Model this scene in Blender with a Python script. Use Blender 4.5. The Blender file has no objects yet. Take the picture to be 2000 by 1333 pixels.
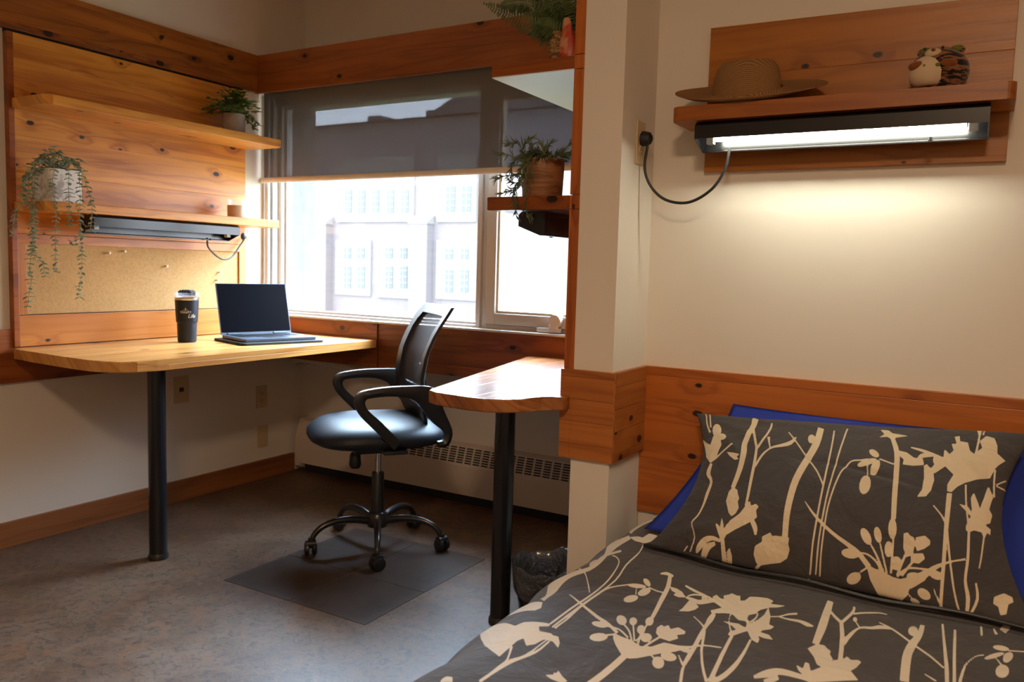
import bpy, bmesh, math, random
import numpy as np
from mathutils import Vector, Matrix

random.seed(7)
SC = bpy.context.scene
COL = SC.collection

# ------------------------------------------------------------------ camera, world, lights, exposure
cam_d = bpy.data.cameras.new('camera')
cam_d.lens = 28.53
cam_d.sensor_width = 36.0
cam_d.clip_start = 0.05
cam_d.clip_end = 300
cam_d.dof.use_dof = True
cam_d.dof.focus_distance = 2.3
cam_d.dof.aperture_fstop = 5.0
cam = bpy.data.objects.new('camera', cam_d)
COL.objects.link(cam)
cam.matrix_world = Matrix(((0.86165279, -0.06931043, 0.50274301, 0.0),
                           (0.50670469, 0.06211744, -0.85987894, 0.0),
                           (0.02836947, 0.99565932, 0.08864358, 1.13),
                           (0, 0, 0, 1)))
SC.camera = cam

SC.view_settings.view_transform = 'Standard'
SC.view_settings.look = 'None'
SC.view_settings.gamma = 1.0
SC.view_settings.use_curve_mapping = False
SC.view_settings.exposure = 0.0
SC.cycles.use_denoising = True
SC.cycles.max_bounces = 10
SC.cycles.diffuse_bounces = 5
SC.cycles.transparent_max_bounces = 16
SC.cycles.sample_clamp_indirect = 6.0
SC.cycles.caustics_reflective = False
SC.cycles.caustics_refractive = False

world = bpy.data.worlds.new('overcast_sky')
SC.world = world
world.use_nodes = True
wn = world.node_tree
bgn = wn.nodes['Background']
bgn.inputs['Color'].default_value = (0.74, 0.87, 1.0, 1)
# bright sky above the roofs on the far side of the yard (+Y), duller behind us
_tc = wn.nodes.new('ShaderNodeTexCoord')
_sx = wn.nodes.new('ShaderNodeSeparateXYZ')
wn.links.new(_tc.outputs['Generated'], _sx.inputs[0])
def _ss(v, lo, hi, a, b):
    x = wn.nodes.new('ShaderNodeMapRange')
    x.interpolation_type = 'SMOOTHSTEP'
    wn.links.new(v, x.inputs[0])
    for i, q in enumerate((lo, hi, a, b)):
        x.inputs[i + 1].default_value = q
    return x.outputs[0]
_m1 = wn.nodes.new('ShaderNodeMath'); _m1.operation = 'MULTIPLY'
wn.links.new(_ss(_sx.outputs[2], 0.20, 0.55, 0.0, 1.0), _m1.inputs[0])
wn.links.new(_ss(_sx.outputs[1], 0.05, 0.6, 0.0, 1.0), _m1.inputs[1])
_m2 = wn.nodes.new('ShaderNodeMath'); _m2.operation = 'MULTIPLY_ADD'
wn.links.new(_m1.outputs[0], _m2.inputs[0])
_m2.inputs[1].default_value = 56.0
_m2.inputs[2].default_value = 12.5
wn.links.new(_m2.outputs[0], bgn.inputs['Strength'])
_cm = wn.nodes.new('ShaderNodeMix'); _cm.data_type = 'RGBA'
wn.links.new(_m1.outputs[0], _cm.inputs[0])
_cm.inputs[6].default_value = (0.84, 0.91, 1.0, 1)
_cm.inputs[7].default_value = (0.56, 0.77, 1.0, 1)
wn.links.new(_cm.outputs[2], bgn.inputs['Color'])

def area_light(name, loc, rot, size, power, color, size_y=None, portal=False):
    d = bpy.data.lights.new(name, 'AREA')
    d.energy = power
    d.color = color
    d.size = size
    if size_y:
        d.shape = 'RECTANGLE'
        d.size_y = size_y
    d.cycles.is_portal = portal
    o = bpy.data.objects.new(name, d)
    COL.objects.link(o)
    o.location = loc
    o.rotation_euler = rot
    return o

# daylight comes through the window (portal only guides the sky light)
area_light('window_portal', (-2.2, 3.36, 1.42), (math.radians(-90), 0, 0), 2.2, 1.0, (1, 1, 1), 1.3, portal=True)
# the warm ceiling lamp of the room, behind and above the camera
area_light('ceiling_lamp_light', (0.10, -0.45, 2.50), (0, 0, 0), 0.36, 52.0, (1.0, 0.70, 0.45))
# the sun falls on the building across the yard
sd = bpy.data.lights.new('sun', 'SUN')
sd.energy = 1.0
sd.angle = 0.01
sd.color = (1.0, 0.95, 0.9)
so = bpy.data.objects.new('sun', sd)
COL.objects.link(so)
so.rotation_euler = (math.radians(52), 0, math.radians(-14))

# ------------------------------------------------------------------ materials
def mat(name, color=(0.5, 0.5, 0.5), rough=0.5, metal=0.0, spec=0.5, coat=0.0, sheen=0.0):
    m = bpy.data.materials.new(name)
    m.use_nodes = True
    b = m.node_tree.nodes['Principled BSDF']
    b.inputs['Base Color'].default_value = (*color, 1)
    b.inputs['Roughness'].default_value = rough
    b.inputs['Metallic'].default_value = metal
    b.inputs['Specular IOR Level'].default_value = spec
    b.inputs['Coat Weight'].default_value = coat
    b.inputs['Coat Roughness'].default_value = 0.15
    b.inputs['Sheen Weight'].default_value = sheen
    return m

class NT:
    """small helper for node trees"""
    def __init__(s, m):
        s.t = m.node_tree
        s.b = s.t.nodes['Principled BSDF']
    def n(s, kind, **kw):
        x = s.t.nodes.new(kind)
        for k, v in kw.items():
            setattr(x, k, v)
        return x
    def l(s, a, b):
        s.t.links.new(a, b)
    def math(s, op, a, b=None, c=None, clamp=False):
        x = s.n('ShaderNodeMath', operation=op)
        x.use_clamp = clamp
        for i, v in enumerate((a, b, c)):
            if v is None:
                continue
            if isinstance(v, (int, float)):
                x.inputs[i].default_value = v
            else:
                s.l(v, x.inputs[i])
        return x.outputs[0]
    def ss(s, v, lo, hi, a=0.0, b=1.0):
        x = s.n('ShaderNodeMapRange')
        x.interpolation_type = 'SMOOTHSTEP'
        s.l(v, x.inputs[0])
        for i, q in enumerate((lo, hi, a, b)):
            x.inputs[i + 1].default_value = q
        return x.outputs[0]
    def mix(s, f, a, b, blend='MIX'):
        x = s.n('ShaderNodeMix', data_type='RGBA', blend_type=blend)
        for i, v in ((0, f), (6, a), (7, b)):
            if isinstance(v, (int, float)):
                x.inputs[i].default_value = v
            elif isinstance(v, tuple):
                x.inputs[i].default_value = (*v, 1) if len(v) == 3 else v
            else:
                s.l(v, x.inputs[i])
        return x.outputs[2]
    def noise(s, vec, scale, detail=3, rough=0.5, dist=0.0):
        x = s.n('ShaderNodeTexNoise')
        s.l(vec, x.inputs['Vector'])
        x.inputs['Scale'].default_value = scale
        x.inputs['Detail'].default_value = detail
        x.inputs['Roughness'].default_value = rough
        x.inputs['Distortion'].default_value = dist
        return x.outputs['Fac']
    def bump(s, h, strength=0.2, dist=0.01):
        x = s.n('ShaderNodeBump')
        x.inputs['Strength'].default_value = strength
        x.inputs['Distance'].default_value = dist
        s.l(h, x.inputs['Height'])
        s.l(x.outputs[0], s.b.inputs['Normal'])
    def obj(s):
        return s.n('ShaderNodeTexCoord').outputs['Object']
    def comb(s, x, y, z):
        c = s.n('ShaderNodeCombineXYZ')
        for i, v in enumerate((x, y, z)):
            if isinstance(v, (int, float)):
                c.inputs[i].default_value = v
            else:
                s.l(v, c.inputs[i])
        return c.outputs[0]
    def sep(s, v):
        c = s.n('ShaderNodeSeparateXYZ')
        s.l(v, c.inputs[0])
        return c.outputs

def wood(name, grain='Y', light=(0.50, 0.215, 0.055), dark=(0.30, 0.10, 0.022), plank=0.12, off=0.0, groove=0.5,
         knots=1.0, seed=0.0, rough=0.38, stagger=0.0, ring=1.0):
    """knotty pine boards: grain runs along one axis, boards are laid across it"""
    m = mat(name, light, rough, spec=0.45)
    t = NT(m)
    o = t.sep(t.obj())
    ax = 'XYZ'.index(grain)
    rest = [i for i in range(3) if i != ax]
    g = o[ax]
    if grain == 'Z':
        c = t.math('ADD', o[rest[0]], o[rest[1]])
    else:
        c = t.math('ADD', t.math('MULTIPLY', o[rest[0]], 1.0), o[2]) if rest[1] == 2 else t.math('ADD', o[rest[0]], o[rest[1]])
    c = t.math('ADD', c, off)
    pl = t.math('FLOOR', t.math('DIVIDE', c, plank))
    fr = t.math('FRACT', t.math('DIVIDE', c, plank))
    wnz = t.n('ShaderNodeTexWhiteNoise', noise_dimensions='1D')
    t.l(t.math('ADD', pl, seed), wnz.inputs['W'])
    pr = wnz.outputs['Value']
    gg = t.math('ADD', g, t.math('MULTIPLY', pr, 7.3))
    uv = t.comb(gg, c, seed)
    # knots
    kv = t.comb(t.math('MULTIPLY', gg, 5.2), t.math('MULTIPLY', c, 8.5), t.math('MULTIPLY', pl, 3.7))
    vor = t.n('ShaderNodeTexVoronoi', voronoi_dimensions='2D')
    t.l(kv, vor.inputs['Vector'])
    vor.inputs['Scale'].default_value = 1.0
    vor.inputs['Randomness'].default_value = 1.0
    kd = vor.outputs['Distance']
    kc = t.sep(vor.outputs['Color'])
    present = t.math('GREATER_THAN', kc[0], 1.0 - 0.36 * knots)
    size = t.math('MULTIPLY_ADD', kc[1], 0.075, 0.025)
    wob = t.math('MULTIPLY', t.math('SUBTRACT', t.noise(uv, 55, 2), 0.5), 0.04)
    kd2 = t.math('ADD', t.math('SUBTRACT', kd, size), wob)
    kn = t.math('MULTIPLY', t.ss(kd2, -0.012, 0.022, 1, 0), present)
    halo = t.math('MULTIPLY', t.ss(kd, 0.03, 0.42, 1, 0), present)
    # figure
    fv = t.comb(t.math('MULTIPLY', gg, 0.75), t.math('MULTIPLY', c, 9.0), seed)
    big = t.noise(fv, 1.3, 3, 0.55, 0.6)
    ph = t.math('ADD', t.math('MULTIPLY', big, 30.0 * ring), t.math('MULTIPLY', halo, 5.0))
    ph = t.math('ADD', ph, t.math('MULTIPLY', c, 95.0 * ring))
    bands = t.math('MULTIPLY_ADD', t.math('SINE', ph), 0.5, 0.5)
    bands = t.math('POWER', bands, 2.2)
    fine = t.noise(t.comb(t.math('MULTIPLY', gg, 6.0), t.math('MULTIPLY', c, 260.0), seed), 1.0, 3, 0.6)
    broad = t.noise(t.comb(t.math('MULTIPLY', gg, 1.1), t.math('MULTIPLY', c, 12.0), seed + 3), 1.0, 3)
    f = t.math('ADD', t.math('MULTIPLY', bands, 0.36), t.math('MULTIPLY', fine, 0.30))
    f = t.math('ADD', f, t.math('MULTIPLY', t.math('SUBTRACT', broad, 0.42), 1.6))
    f = t.math('ADD', f, t.math('MULTIPLY', halo, 0.25))
    f = t.math('ADD', f, t.math('MULTIPLY', t.math('SUBTRACT', pr, 0.5), 0.45), clamp=True)
    col = t.mix(f, light, dark)
    col = t.mix(t.math('MULTIPLY', kn, 0.98), col, (0.013, 0.004, 0.002))
    if groove > 0:
        e = t.math('ABSOLUTE', t.math('SUBTRACT', fr, 0.5))
        gr = t.ss(e, 0.5 - 0.0035 / plank * 0.45, 0.5, 0, 1)
        col = t.mix(t.math('MULTIPLY', gr, groove), col, (0.03, 0.012, 0.006))
        t.bump(t.math('ADD', t.math('MULTIPLY', gr, -0.6), t.math('MULTIPLY', fine, 0.12)), 0.35, 0.003)
    else:
        t.bump(fine, 0.06, 0.002)
    t.l(col, t.b.inputs['Base Color'])
    t.l(t.math('MULTIPLY_ADD', fine, 0.18, rough - 0.09), t.b.inputs['Roughness'])
    return m

PINE_L, PINE_D = (0.80, 0.345, 0.050), (0.38, 0.110, 0.012)
RED_L, RED_D = (0.48, 0.135, 0.020), (0.21, 0.045, 0.006)
M = {}
M['pine_panel'] = wood('pine_panel', 'Y', PINE_L, PINE_D, 0.14, 0.02, 0.25, 1.0, 3.0)
M['pine_top'] = wood('pine_top_board', 'Y', (0.42, 0.130, 0.016), (0.16, 0.038, 0.005), 0.065, 0.035, 0.0, 1.5, 11.0)  # top board darkened like the valance, shade put into the colour
M['pine_shelf'] = wood('pine_shelf', 'Y', PINE_L, PINE_D, 0.9, 0.0, 0.0, 0.6, 21.0)
M['pine_frame'] = wood('pine_frame', 'Y', (0.60, 0.225, 0.038), (0.36, 0.105, 0.014), 0.9, 0.0, 0.0, 0.4, 25.0)
M['pine_frame_v'] = wood('pine_frame_upright', 'Z', (0.52, 0.185, 0.030), (0.32, 0.09, 0.012), 0.9, 0.0, 0.0, 0.3, 26.0)
M['desk_pine'] = wood('desk_pine', 'Y', (0.72, 0.37, 0.105), (0.40, 0.14, 0.025), 0.11, 0.0, 0.12, 0.5, 33.0, 0.30)
M['desk_red'] = wood('desk_red', 'Y', (0.42, 0.155, 0.042), (0.17, 0.05, 0.013), 0.11, 0.0, 0.12, 0.5, 37.0, 0.24)
M['red_x'] = wood('redwood_across', 'X', (0.31, 0.080, 0.012), (0.12, 0.026, 0.004), 0.087, 0.045, 0.35, 0.8, 41.0)  # window boards: darker redwood, shade of the backlit wall put into the colour
M['red_xv'] = wood('valance_wood', 'X', (0.33, 0.090, 0.014), (0.15, 0.034, 0.005), 0.9, 0.0, 0.0, 0.55, 47.0)  # valance darkened because it is backlit, the shade is in the colour
M['red_bed'] = wood('bed_wall_boards', 'X', RED_L, RED_D, 0.26, -0.06, 0.45, 1.1, 53.0)
M['red_y'] = wood('redwood_along', 'Y', (0.36, 0.095, 0.013), (0.15, 0.033, 0.004), 0.087, 0.045, 0.35, 0.8, 59.0)
M['red_z'] = wood('redwood_upright', 'Z', RED_L, RED_D, 0.9, 0.0, 0.0, 0.5, 61.0)
M['hat_panel'] = wood('hat_panel_wood', 'X', (0.41, 0.145, 0.014), (0.24, 0.068, 0.006), 0.135, 0.02, 0.15, 0.35, 67.0)
M['hat_shelf'] = wood('hat_shelf_wood', 'X', (0.42, 0.130, 0.011), (0.22, 0.055, 0.005), 0.9, 0.0, 0.0, 0.45, 71.0)
M['unit_shelf'] = wood('unit_shelf_wood', 'X', (0.36, 0.095, 0.014), (0.17, 0.038, 0.006), 0.9, 0.0, 0.0, 0.4, 75.0, 0.22)
M['base_y'] = wood('baseboard_wood', 'Y', (0.32, 0.115, 0.032), (0.18, 0.055, 0.014), 0.9, 0.0, 0.0, 0.3, 79.0, 0.5)

def wallmat(name, c, bumpy=0.12):
    m = mat(name, c, 0.62, spec=0.3)
    t = NT(m)
    o = t.obj()
    h = t.noise(o, 90, 3, 0.6)
    d = t.noise(o, 1.6, 3, 0.6)
    t.l(t.mix(t.math('MULTIPLY', d, 0.16), c, tuple(x * 0.86 for x in c)), t.b.inputs['Base Color'])
    t.bump(h, bumpy, 0.002)
    return m
M['wall'] = wallmat('painted_wall', (0.74, 0.68, 0.60))
M['ceil'] = wallmat('ceiling_paint', (0.80, 0.76, 0.70))
M['white_paint'] = mat('white_gloss_paint', (0.80, 0.78, 0.74), 0.35)
M['vinyl'] = mat('window_vinyl', (0.62, 0.57, 0.52), 0.4)
M['heater'] = mat('heater_enamel', (0.66, 0.56, 0.47), 0.4)
M['dark'] = mat('dark_gap', (0.012, 0.010, 0.010), 0.8)
M['black'] = mat('black_plastic', (0.012, 0.013, 0.015), 0.38)
M['black_gloss'] = mat('black_lacquer', (0.010, 0.010, 0.012), 0.22)
M['black_metal'] = mat('black_metal', (0.014, 0.013, 0.014), 0.3, 0.0, coat=0.3)
M['chrome'] = mat('chrome', (0.6, 0.6, 0.62), 0.15, 1.0)
M['steel'] = mat('brushed_steel', (0.62, 0.60, 0.58), 0.28, 1.0)
M['cream_plate'] = mat('cream_plate', (0.56, 0.43, 0.26), 0.4)
M['cord'] = mat('black_cord', (0.010, 0.010, 0.011), 0.5)

def floor_mat():
    m = mat('mottled_linoleum', (0.2, 0.15, 0.12), 0.42, spec=0.5)
    t = NT(m)
    o = t.obj()
    a = t.noise(o, 4.5, 6, 0.66, 0.4)
    b = t.noise(o, 38, 5, 0.72, 0.9)
    c = t.noise(o, 13.0, 5, 0.66, 1.2)
    col = t.mix(t.ss(a, 0.3, 0.7), (0.094, 0.050, 0.027), (0.162, 0.100, 0.062))
    col = t.mix(t.math('MULTIPLY', t.ss(b, 0.46, 0.66), 0.75), col, (0.040, 0.027, 0.020))
    col = t.mix(t.math('MULTIPLY', t.ss(c, 0.50, 0.66), 0.65), col, (0.175, 0.078, 0.033))
    d = t.noise(o, 60, 3, 0.7, 1.5)
    col = t.mix(t.math('MULTIPLY', t.ss(d, 0.60, 0.72), 0.35), col, (0.24, 0.20, 0.17))
    t.l(col, t.b.inputs['Base Color'])
    t.bump(b, 0.22, 0.003)
    t.l(t.math('MULTIPLY_ADD', a, 0.2, 0.38), t.b.inputs['Roughness'])
    return m
M['floor'] = floor_mat()
def tile_mat():
    m = mat('dark_vinyl_tile', (0.1, 0.07, 0.055), 0.4)
    t = NT(m)
    o = t.obj()
    b = t.noise(o, 22, 5, 0.65, 0.8)
    col = t.mix(t.ss(b, 0.35, 0.7), (0.056, 0.037, 0.028), (0.040, 0.027, 0.021))
    d = t.noise(o, 70, 2, 0.7)
    col = t.mix(t.math('MULTIPLY', t.ss(d, 0.66, 0.74), 0.35), col, (0.3, 0.24, 0.2))
    t.l(col, t.b.inputs['Base Color'])
    return m
M['tile'] = tile_mat()

def cork_mat():
    m = mat('cork', (0.5, 0.33, 0.15), 0.8, spec=0.2)
    t = NT(m)
    o = t.obj()
    a = t.noise(o, 130, 4, 0.7)
    b = t.noise(o, 5, 3)
    col = t.mix(t.ss(a, 0.35, 0.7), (0.50, 0.31, 0.125), (0.38, 0.215, 0.08))
    col = t.mix(t.math('MULTIPLY', b, 0.3), col, (0.56, 0.37, 0.17))
    t.l(col, t.b.inputs['Base Color'])
    t.bump(a, 0.15, 0.002)
    return m
M['cork'] = cork_mat()

def glass_mat(name, haze=0.05, hc=(0.85, 0.9, 1.0)):
    m = bpy.data.materials.new(name)
    m.use_nodes = True
    nt = m.node_tree
    nt.nodes.clear()
    out = nt.nodes.new('ShaderNodeOutputMaterial')
    tr = nt.nodes.new('ShaderNodeBsdfTransparent')
    gl = nt.nodes.new('ShaderNodeBsdfGlossy')
    gl.inputs['Roughness'].default_value = 0.03
    df = nt.nodes.new('ShaderNodeBsdfTranslucent')
    df.inputs['Color'].default_value = (*hc, 1)
    m1 = nt.nodes.new('ShaderNodeMixShader')
    m2 = nt.nodes.new('ShaderNodeMixShader')
    fr = nt.nodes.new('ShaderNodeLayerWeight')
    fr.inputs['Blend'].default_value = 0.5
    pw = nt.nodes.new('ShaderNodeMath'); pw.operation = 'POWER'
    nt.links.new(fr.outputs['Facing'], pw.inputs[0]); pw.inputs[1].default_value = 4.0
    ma = nt.nodes.new('ShaderNodeMath'); ma.operation = 'MULTIPLY_ADD'
    nt.links.new(pw.outputs[0], ma.inputs[0]); ma.inputs[1].default_value = 0.6; ma.inputs[2].default_value = 0.03
    nt.links.new(ma.outputs[0], m1.inputs[0])
    nt.links.new(tr.outputs[0], m1.inputs[1])
    nt.links.new(gl.outputs[0], m1.inputs[2])
    m2.inputs[0].default_value = haze
    nt.links.new(m1.outputs[0], m2.inputs[1])
    nt.links.new(df.outputs[0], m2.inputs[2])
    nt.links.new(m2.outputs[0], out.inputs[0])
    return m
M['glass'] = glass_mat('window_glass', 0.006)
M['screened_glass'] = glass_mat('screened_window_glass', 0.03)
M['clear'] = glass_mat('clear_plastic', 0.10)

def blind_mat():
    m = bpy.data.materials.new('blind_fabric')
    m.use_nodes = True
    nt = m.node_tree
    b = nt.nodes['Principled BSDF']
    b.inputs['Base Color'].default_value = (0.150, 0.135, 0.125, 1)
    b.inputs['Roughness'].default_value = 0.85
    t = NT(m)
    o = t.sep(t.obj())
    wv = t.noise(t.comb(t.math('MULTIPLY', o[0], 500), t.math('MULTIPLY', o[2], 40), 0), 1.0, 2)
    tr = nt.nodes.new('ShaderNodeBsdfTransparent')
    tr.inputs['Color'].default_value = (0.90, 0.95, 1.0, 1)
    mx = nt.nodes.new('ShaderNodeMixShader')
    t.l(t.math('MULTIPLY_ADD', wv, 0.14, 0.13), mx.inputs[0])
    out = nt.nodes['Material Output']
    nt.links.new(b.outputs[0], mx.inputs[1])
    nt.links.new(tr.outputs[0], mx.inputs[2])
    nt.links.new(mx.outputs[0], out.inputs[0])
    return m
M['blind'] = blind_mat()

def mesh_mat():
    m = bpy.data.materials.new('chair_mesh_fabric')
    m.use_nodes = True
    nt = m.node_tree
    b = nt.nodes['Principled BSDF']
    b.inputs['Base Color'].default_value = (0.03, 0.026, 0.028, 1)
    b.inputs['Roughness'].default_value = 0.7
    tr = nt.nodes.new('ShaderNodeBsdfTransparent')
    mx = nt.nodes.new('ShaderNodeMixShader')
    mx.inputs[0].default_value = 0.19
    out = nt.nodes['Material Output']
    nt.links.new(b.outputs[0], mx.inputs[1])
    nt.links.new(tr.outputs[0], mx.inputs[2])
    nt.links.new(mx.outputs[0], out.inputs[0])
    return m
M['chair_mesh'] = mesh_mat()

def motif_mat(name, base, fig, rough=0.75):
    m = mat(name, base, rough, spec=0.25, sheen=0.1)
    t = NT(m)
    at = t.n('ShaderNodeAttribute', attribute_name='motif')
    f = t.ss(at.outputs['Fac'], -0.0004, 0.0004)
    o = t.obj()
    w = t.noise(o, 900, 2)
    wr = t.noise(o, 9, 4, 0.55, 0.5)
    b2 = t.mix(t.math('MULTIPLY', w, 0.35), base, tuple(x * 1.5 for x in base))
    t.l(t.mix(f, b2, fig), t.b.inputs['Base Color'])
    t.bump(wr, 0.55, 0.03)
    return m
M['duvet'] = motif_mat('duvet_print', (0.052, 0.048, 0.052), (0.68, 0.61, 0.50))
M['pillow'] = motif_mat('pillow_print', (0.043, 0.038, 0.039), (0.62, 0.51, 0.36))
M['blue'] = mat('royal_blue_cotton', (0.012, 0.030, 0.27), 0.8, spec=0.2, sheen=0.2)
def noisy(name, c1, c2, scale, rough=0.6, bump=0.0, stretch=(1, 1, 1), lo=0.4, hi=0.6):
    m = mat(name, c1, rough)
    t = NT(m)
    o = t.sep(t.obj())
    v = t.comb(t.math('MULTIPLY', o[0], stretch[0]), t.math('MULTIPLY', o[1], stretch[1]), t.math('MULTIPLY', o[2], stretch[2]))
    f = t.noise(v, scale, 3, 0.6, 0.3)
    t.l(t.mix(t.ss(f, lo, hi), c1, c2), t.b.inputs['Base Color'])
    if bump:
        t.bump(f, bump, 0.004)
    return m
M['leaf_grey'] = noisy('eucalyptus_leaf', (0.20, 0.27, 0.17), (0.36, 0.42, 0.30), 30)
M['leaf_dark'] = noisy('dark_leaf', (0.045, 0.095, 0.018), (0.15, 0.22, 0.04), 26)
M['leaf_fern'] = noisy('fern_leaf', (0.045, 0.085, 0.018), (0.10, 0.13, 0.04), 20)
M['leaf_succ'] = noisy('willowy_leaf', (0.055, 0.085, 0.03), (0.11, 0.13, 0.05), 20)
M['marble_pot'] = noisy('marbled_ceramic', (0.80, 0.74, 0.68), (0.45, 0.40, 0.37), 14, 0.3, lo=0.5, hi=0.62)
M['grey_pot'] = noisy('grey_ceramic', (0.42, 0.36, 0.31), (0.34, 0.29, 0.25), 12, 0.6)
M['wood_pot'] = noisy('woodgrain_pot', (0.36, 0.16, 0.065), (0.20, 0.075, 0.03), 9, 0.5, stretch=(1, 1, 9))
M['basket'] = noisy('woven_seagrass', (0.42, 0.24, 0.09), (0.13, 0.06, 0.02), 60, 0.8, 0.6, (1, 1, 2.5))
M['shell'] = noisy('orange_cream_marbling', (0.56, 0.24, 0.11), (0.42, 0.035, 0.008), 13, 0.4, lo=0.40, hi=0.50)
M['soil'] = mat('soil', (0.03, 0.02, 0.012), 0.9)
M['wax'] = noisy('candle_wax', (0.86, 0.62, 0.40), (0.80, 0.54, 0.32), 20, 0.4)
M['bag'] = mat('black_bin_bag', (0.055, 0.060, 0.075), 0.28, coat=0.8)
_t = NT(M['bag'])
_t.bump(_t.noise(_t.obj(), 28, 3, 0.6, 1.5), 1.0, 0.02)
M['leather'] = mat('black_leather', (0.012, 0.016, 0.024), 0.5, spec=0.35)
M['slate_blue'] = mat('slate_powder_coat', (0.011, 0.014, 0.021), 0.42, spec=0.35)
M['screen'] = mat('dark_screen', (0.002, 0.002, 0.004), 0.35, spec=0.04)
M['alu'] = mat('silver_aluminium', (0.12, 0.15, 0.20), 0.35, 0.5)
M['sleeve'] = mat('black_sleeve', (0.012, 0.012, 0.014), 0.7)
M['silver_print'] = mat('silver_print', (0.75, 0.72, 0.66), 0.4)
M['pin'] = mat('clear_pushpin', (0.62, 0.50, 0.38), 0.2)
M['pvc'] = mat('beige_conduit', (0.50, 0.44, 0.38), 0.5)
M['rail'] = mat('blind_rail', (0.78, 0.70, 0.62), 0.45)
M['conduit_shadow'] = mat('conduit_shade_grey', (0.22, 0.20, 0.18), 0.5)  # dark grey that paints the shadow beside the conduit

def straw_mat():
    m = mat('woven_straw', (0.36, 0.19, 0.075), 0.8, spec=0.2)
    t = NT(m)
    o = t.obj()
    s = t.sep(o)
    r = t.math('SQRT', t.math('ADD', t.math('POWER', s[0], 2), t.math('POWER', s[1], 2)))
    rr = t.math('ADD', r, t.math('MULTIPLY', s[2], 0.9))
    st = t.math('MULTIPLY_ADD', t.math('SINE', t.math('MULTIPLY', rr, 1500)), 0.5, 0.5)
    ng = t.noise(o, 220, 2)
    f = t.math('ADD', t.math('MULTIPLY', st, 0.7), t.math('MULTIPLY', ng, 0.4), clamp=True)
    t.l(t.mix(f, (0.15, 0.068, 0.024), (0.33, 0.175, 0.068)), t.b.inputs['Base Color'])
    t.bump(f, 0.5, 0.002)
    return m
M['straw'] = straw_mat()
def tiger_mat():
    m = mat('tiger_plush', (0.3, 0.1, 0.03), 0.9, spec=0.1, sheen=0.3)
    t = NT(m)
    o = t.sep(t.obj())
    v = t.comb(t.math('MULTIPLY', o[0], 22), t.math('MULTIPLY', o[1], 22), t.math('MULTIPLY', o[2], 95))
    f = t.noise(v, 1.0, 2, 0.6, 1.2)
    c = t.mix(t.ss(f, 0.46, 0.54), (0.24, 0.10, 0.04), (0.008, 0.006, 0.008))
    t.l(c, t.b.inputs['Base Color'])
    return m
M['tiger'] = tiger_mat()
M['plush_cream'] = mat('cream_plush', (0.58, 0.44, 0.30), 0.95, spec=0.1, sheen=0.3)
M['plush_brown'] = mat('brown_plush', (0.20, 0.062, 0.014), 0.95, spec=0.1, sheen=0.3)
M['plush_green'] = mat('green_plush', (0.13, 0.16, 0.03), 0.95, spec=0.1)

def emit_mat(name, col, strength):
    m = bpy.data.materials.new(name)
    m.use_nodes = True
    nt = m.node_tree
    b = nt.nodes['Principled BSDF']
    b.inputs['Base Color'].default_value = (0.9, 0.9, 0.85, 1)
    b.inputs['Emission Color'].default_value = (*col, 1)
    b.inputs['Emission Strength'].default_value = strength
    return m
M['tube_on'] = emit_mat('lit_tube', (1.0, 0.99, 0.80), 78.0)
M['tube_off'] = mat('unlit_tube', (0.75, 0.74, 0.70), 0.3)
M['reflector'] = mat('white_reflector', (0.55, 0.54, 0.50), 0.4)

# exterior
def brick_mat():
    m = mat('far_brick', (0.33, 0.24, 0.22), 0.9)
    t = NT(m)
    o = t.sep(t.obj())
    br = t.n('ShaderNodeTexBrick')
    t.l(t.comb(o[0], o[2], 0), br.inputs['Vector'])
    br.inputs['Scale'].default_value = 4.0
    br.inputs['Color1'].default_value = (0.130, 0.112, 0.118, 1)
    br.inputs['Color2'].default_value = (0.112, 0.098, 0.104, 1)
    br.inputs['Mortar'].default_value = (0.12, 0.105, 0.11, 1)
    t.l(br.outputs['Color'], t.b.inputs['Base Color'])
    return m
M['brick'] = brick_mat()
M['stone'] = mat('pale_limestone', (0.17, 0.16, 0.15), 0.9)
M['far_glass'] = mat('far_window_glass', (0.085, 0.098, 0.10), 0.6, spec=0.1)
M['slate'] = noisy('slate_roof', (0.045, 0.045, 0.055), (0.035, 0.035, 0.04), 3, 0.9)
M['reveal'] = noisy('exterior_concrete', (0.10, 0.092, 0.078), (0.085, 0.078, 0.066), 20, 0.9)
M['ground'] = noisy('lawn', (0.10, 0.14, 0.05), (0.08, 0.11, 0.04), 3, 0.95)

# ------------------------------------------------------------------ mesh helpers
BASE = {}   # object -> world matrix of the frame its mesh data live in

def tag(o, label=None, cat=None, group=None, kind=None):
    if label: o['label'] = label
    if cat: o['category'] = cat
    if group: o['group'] = group
    if kind: o['kind'] = kind
    return o

def thing(name, loc, label, cat, group=None, rz=0.0):
    o = bpy.data.objects.new(name, None)
    COL.objects.link(o)
    o.empty_display_size = 0.05
    o.location = loc
    o.rotation_euler = (0, 0, rz)
    BASE[o.name] = Matrix.Translation(Vector(loc)) @ Matrix.Rotation(rz, 4, 'Z')
    return tag(o, label, cat, group)

def put(name, bm, m, parent=None, smooth=False, local=False, normals=True, angle=None):
    if normals:
        bmesh.ops.recalc_face_normals(bm, faces=bm.faces[:])
    me = bpy.data.meshes.new(name)
    bm.to_mesh(me)
    bm.free()
    if isinstance(m, (list, tuple)):
        for q in m: me.materials.append(q)
    else:
        me.materials.append(m)
    o = bpy.data.objects.new(name, me)
    COL.objects.link(o)
    if parent is not None:
        B = BASE[parent.name]
        if not local:
            me.transform(B.inverted())
        o.parent = parent
        BASE[o.name] = B
    else:
        BASE[o.name] = Matrix.Identity(4)
    if smooth:
        me.polygons.foreach_set('use_smooth', [True] * len(me.polygons))
        me.set_sharp_from_angle(angle=math.radians(angle or 40))
    return o

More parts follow.
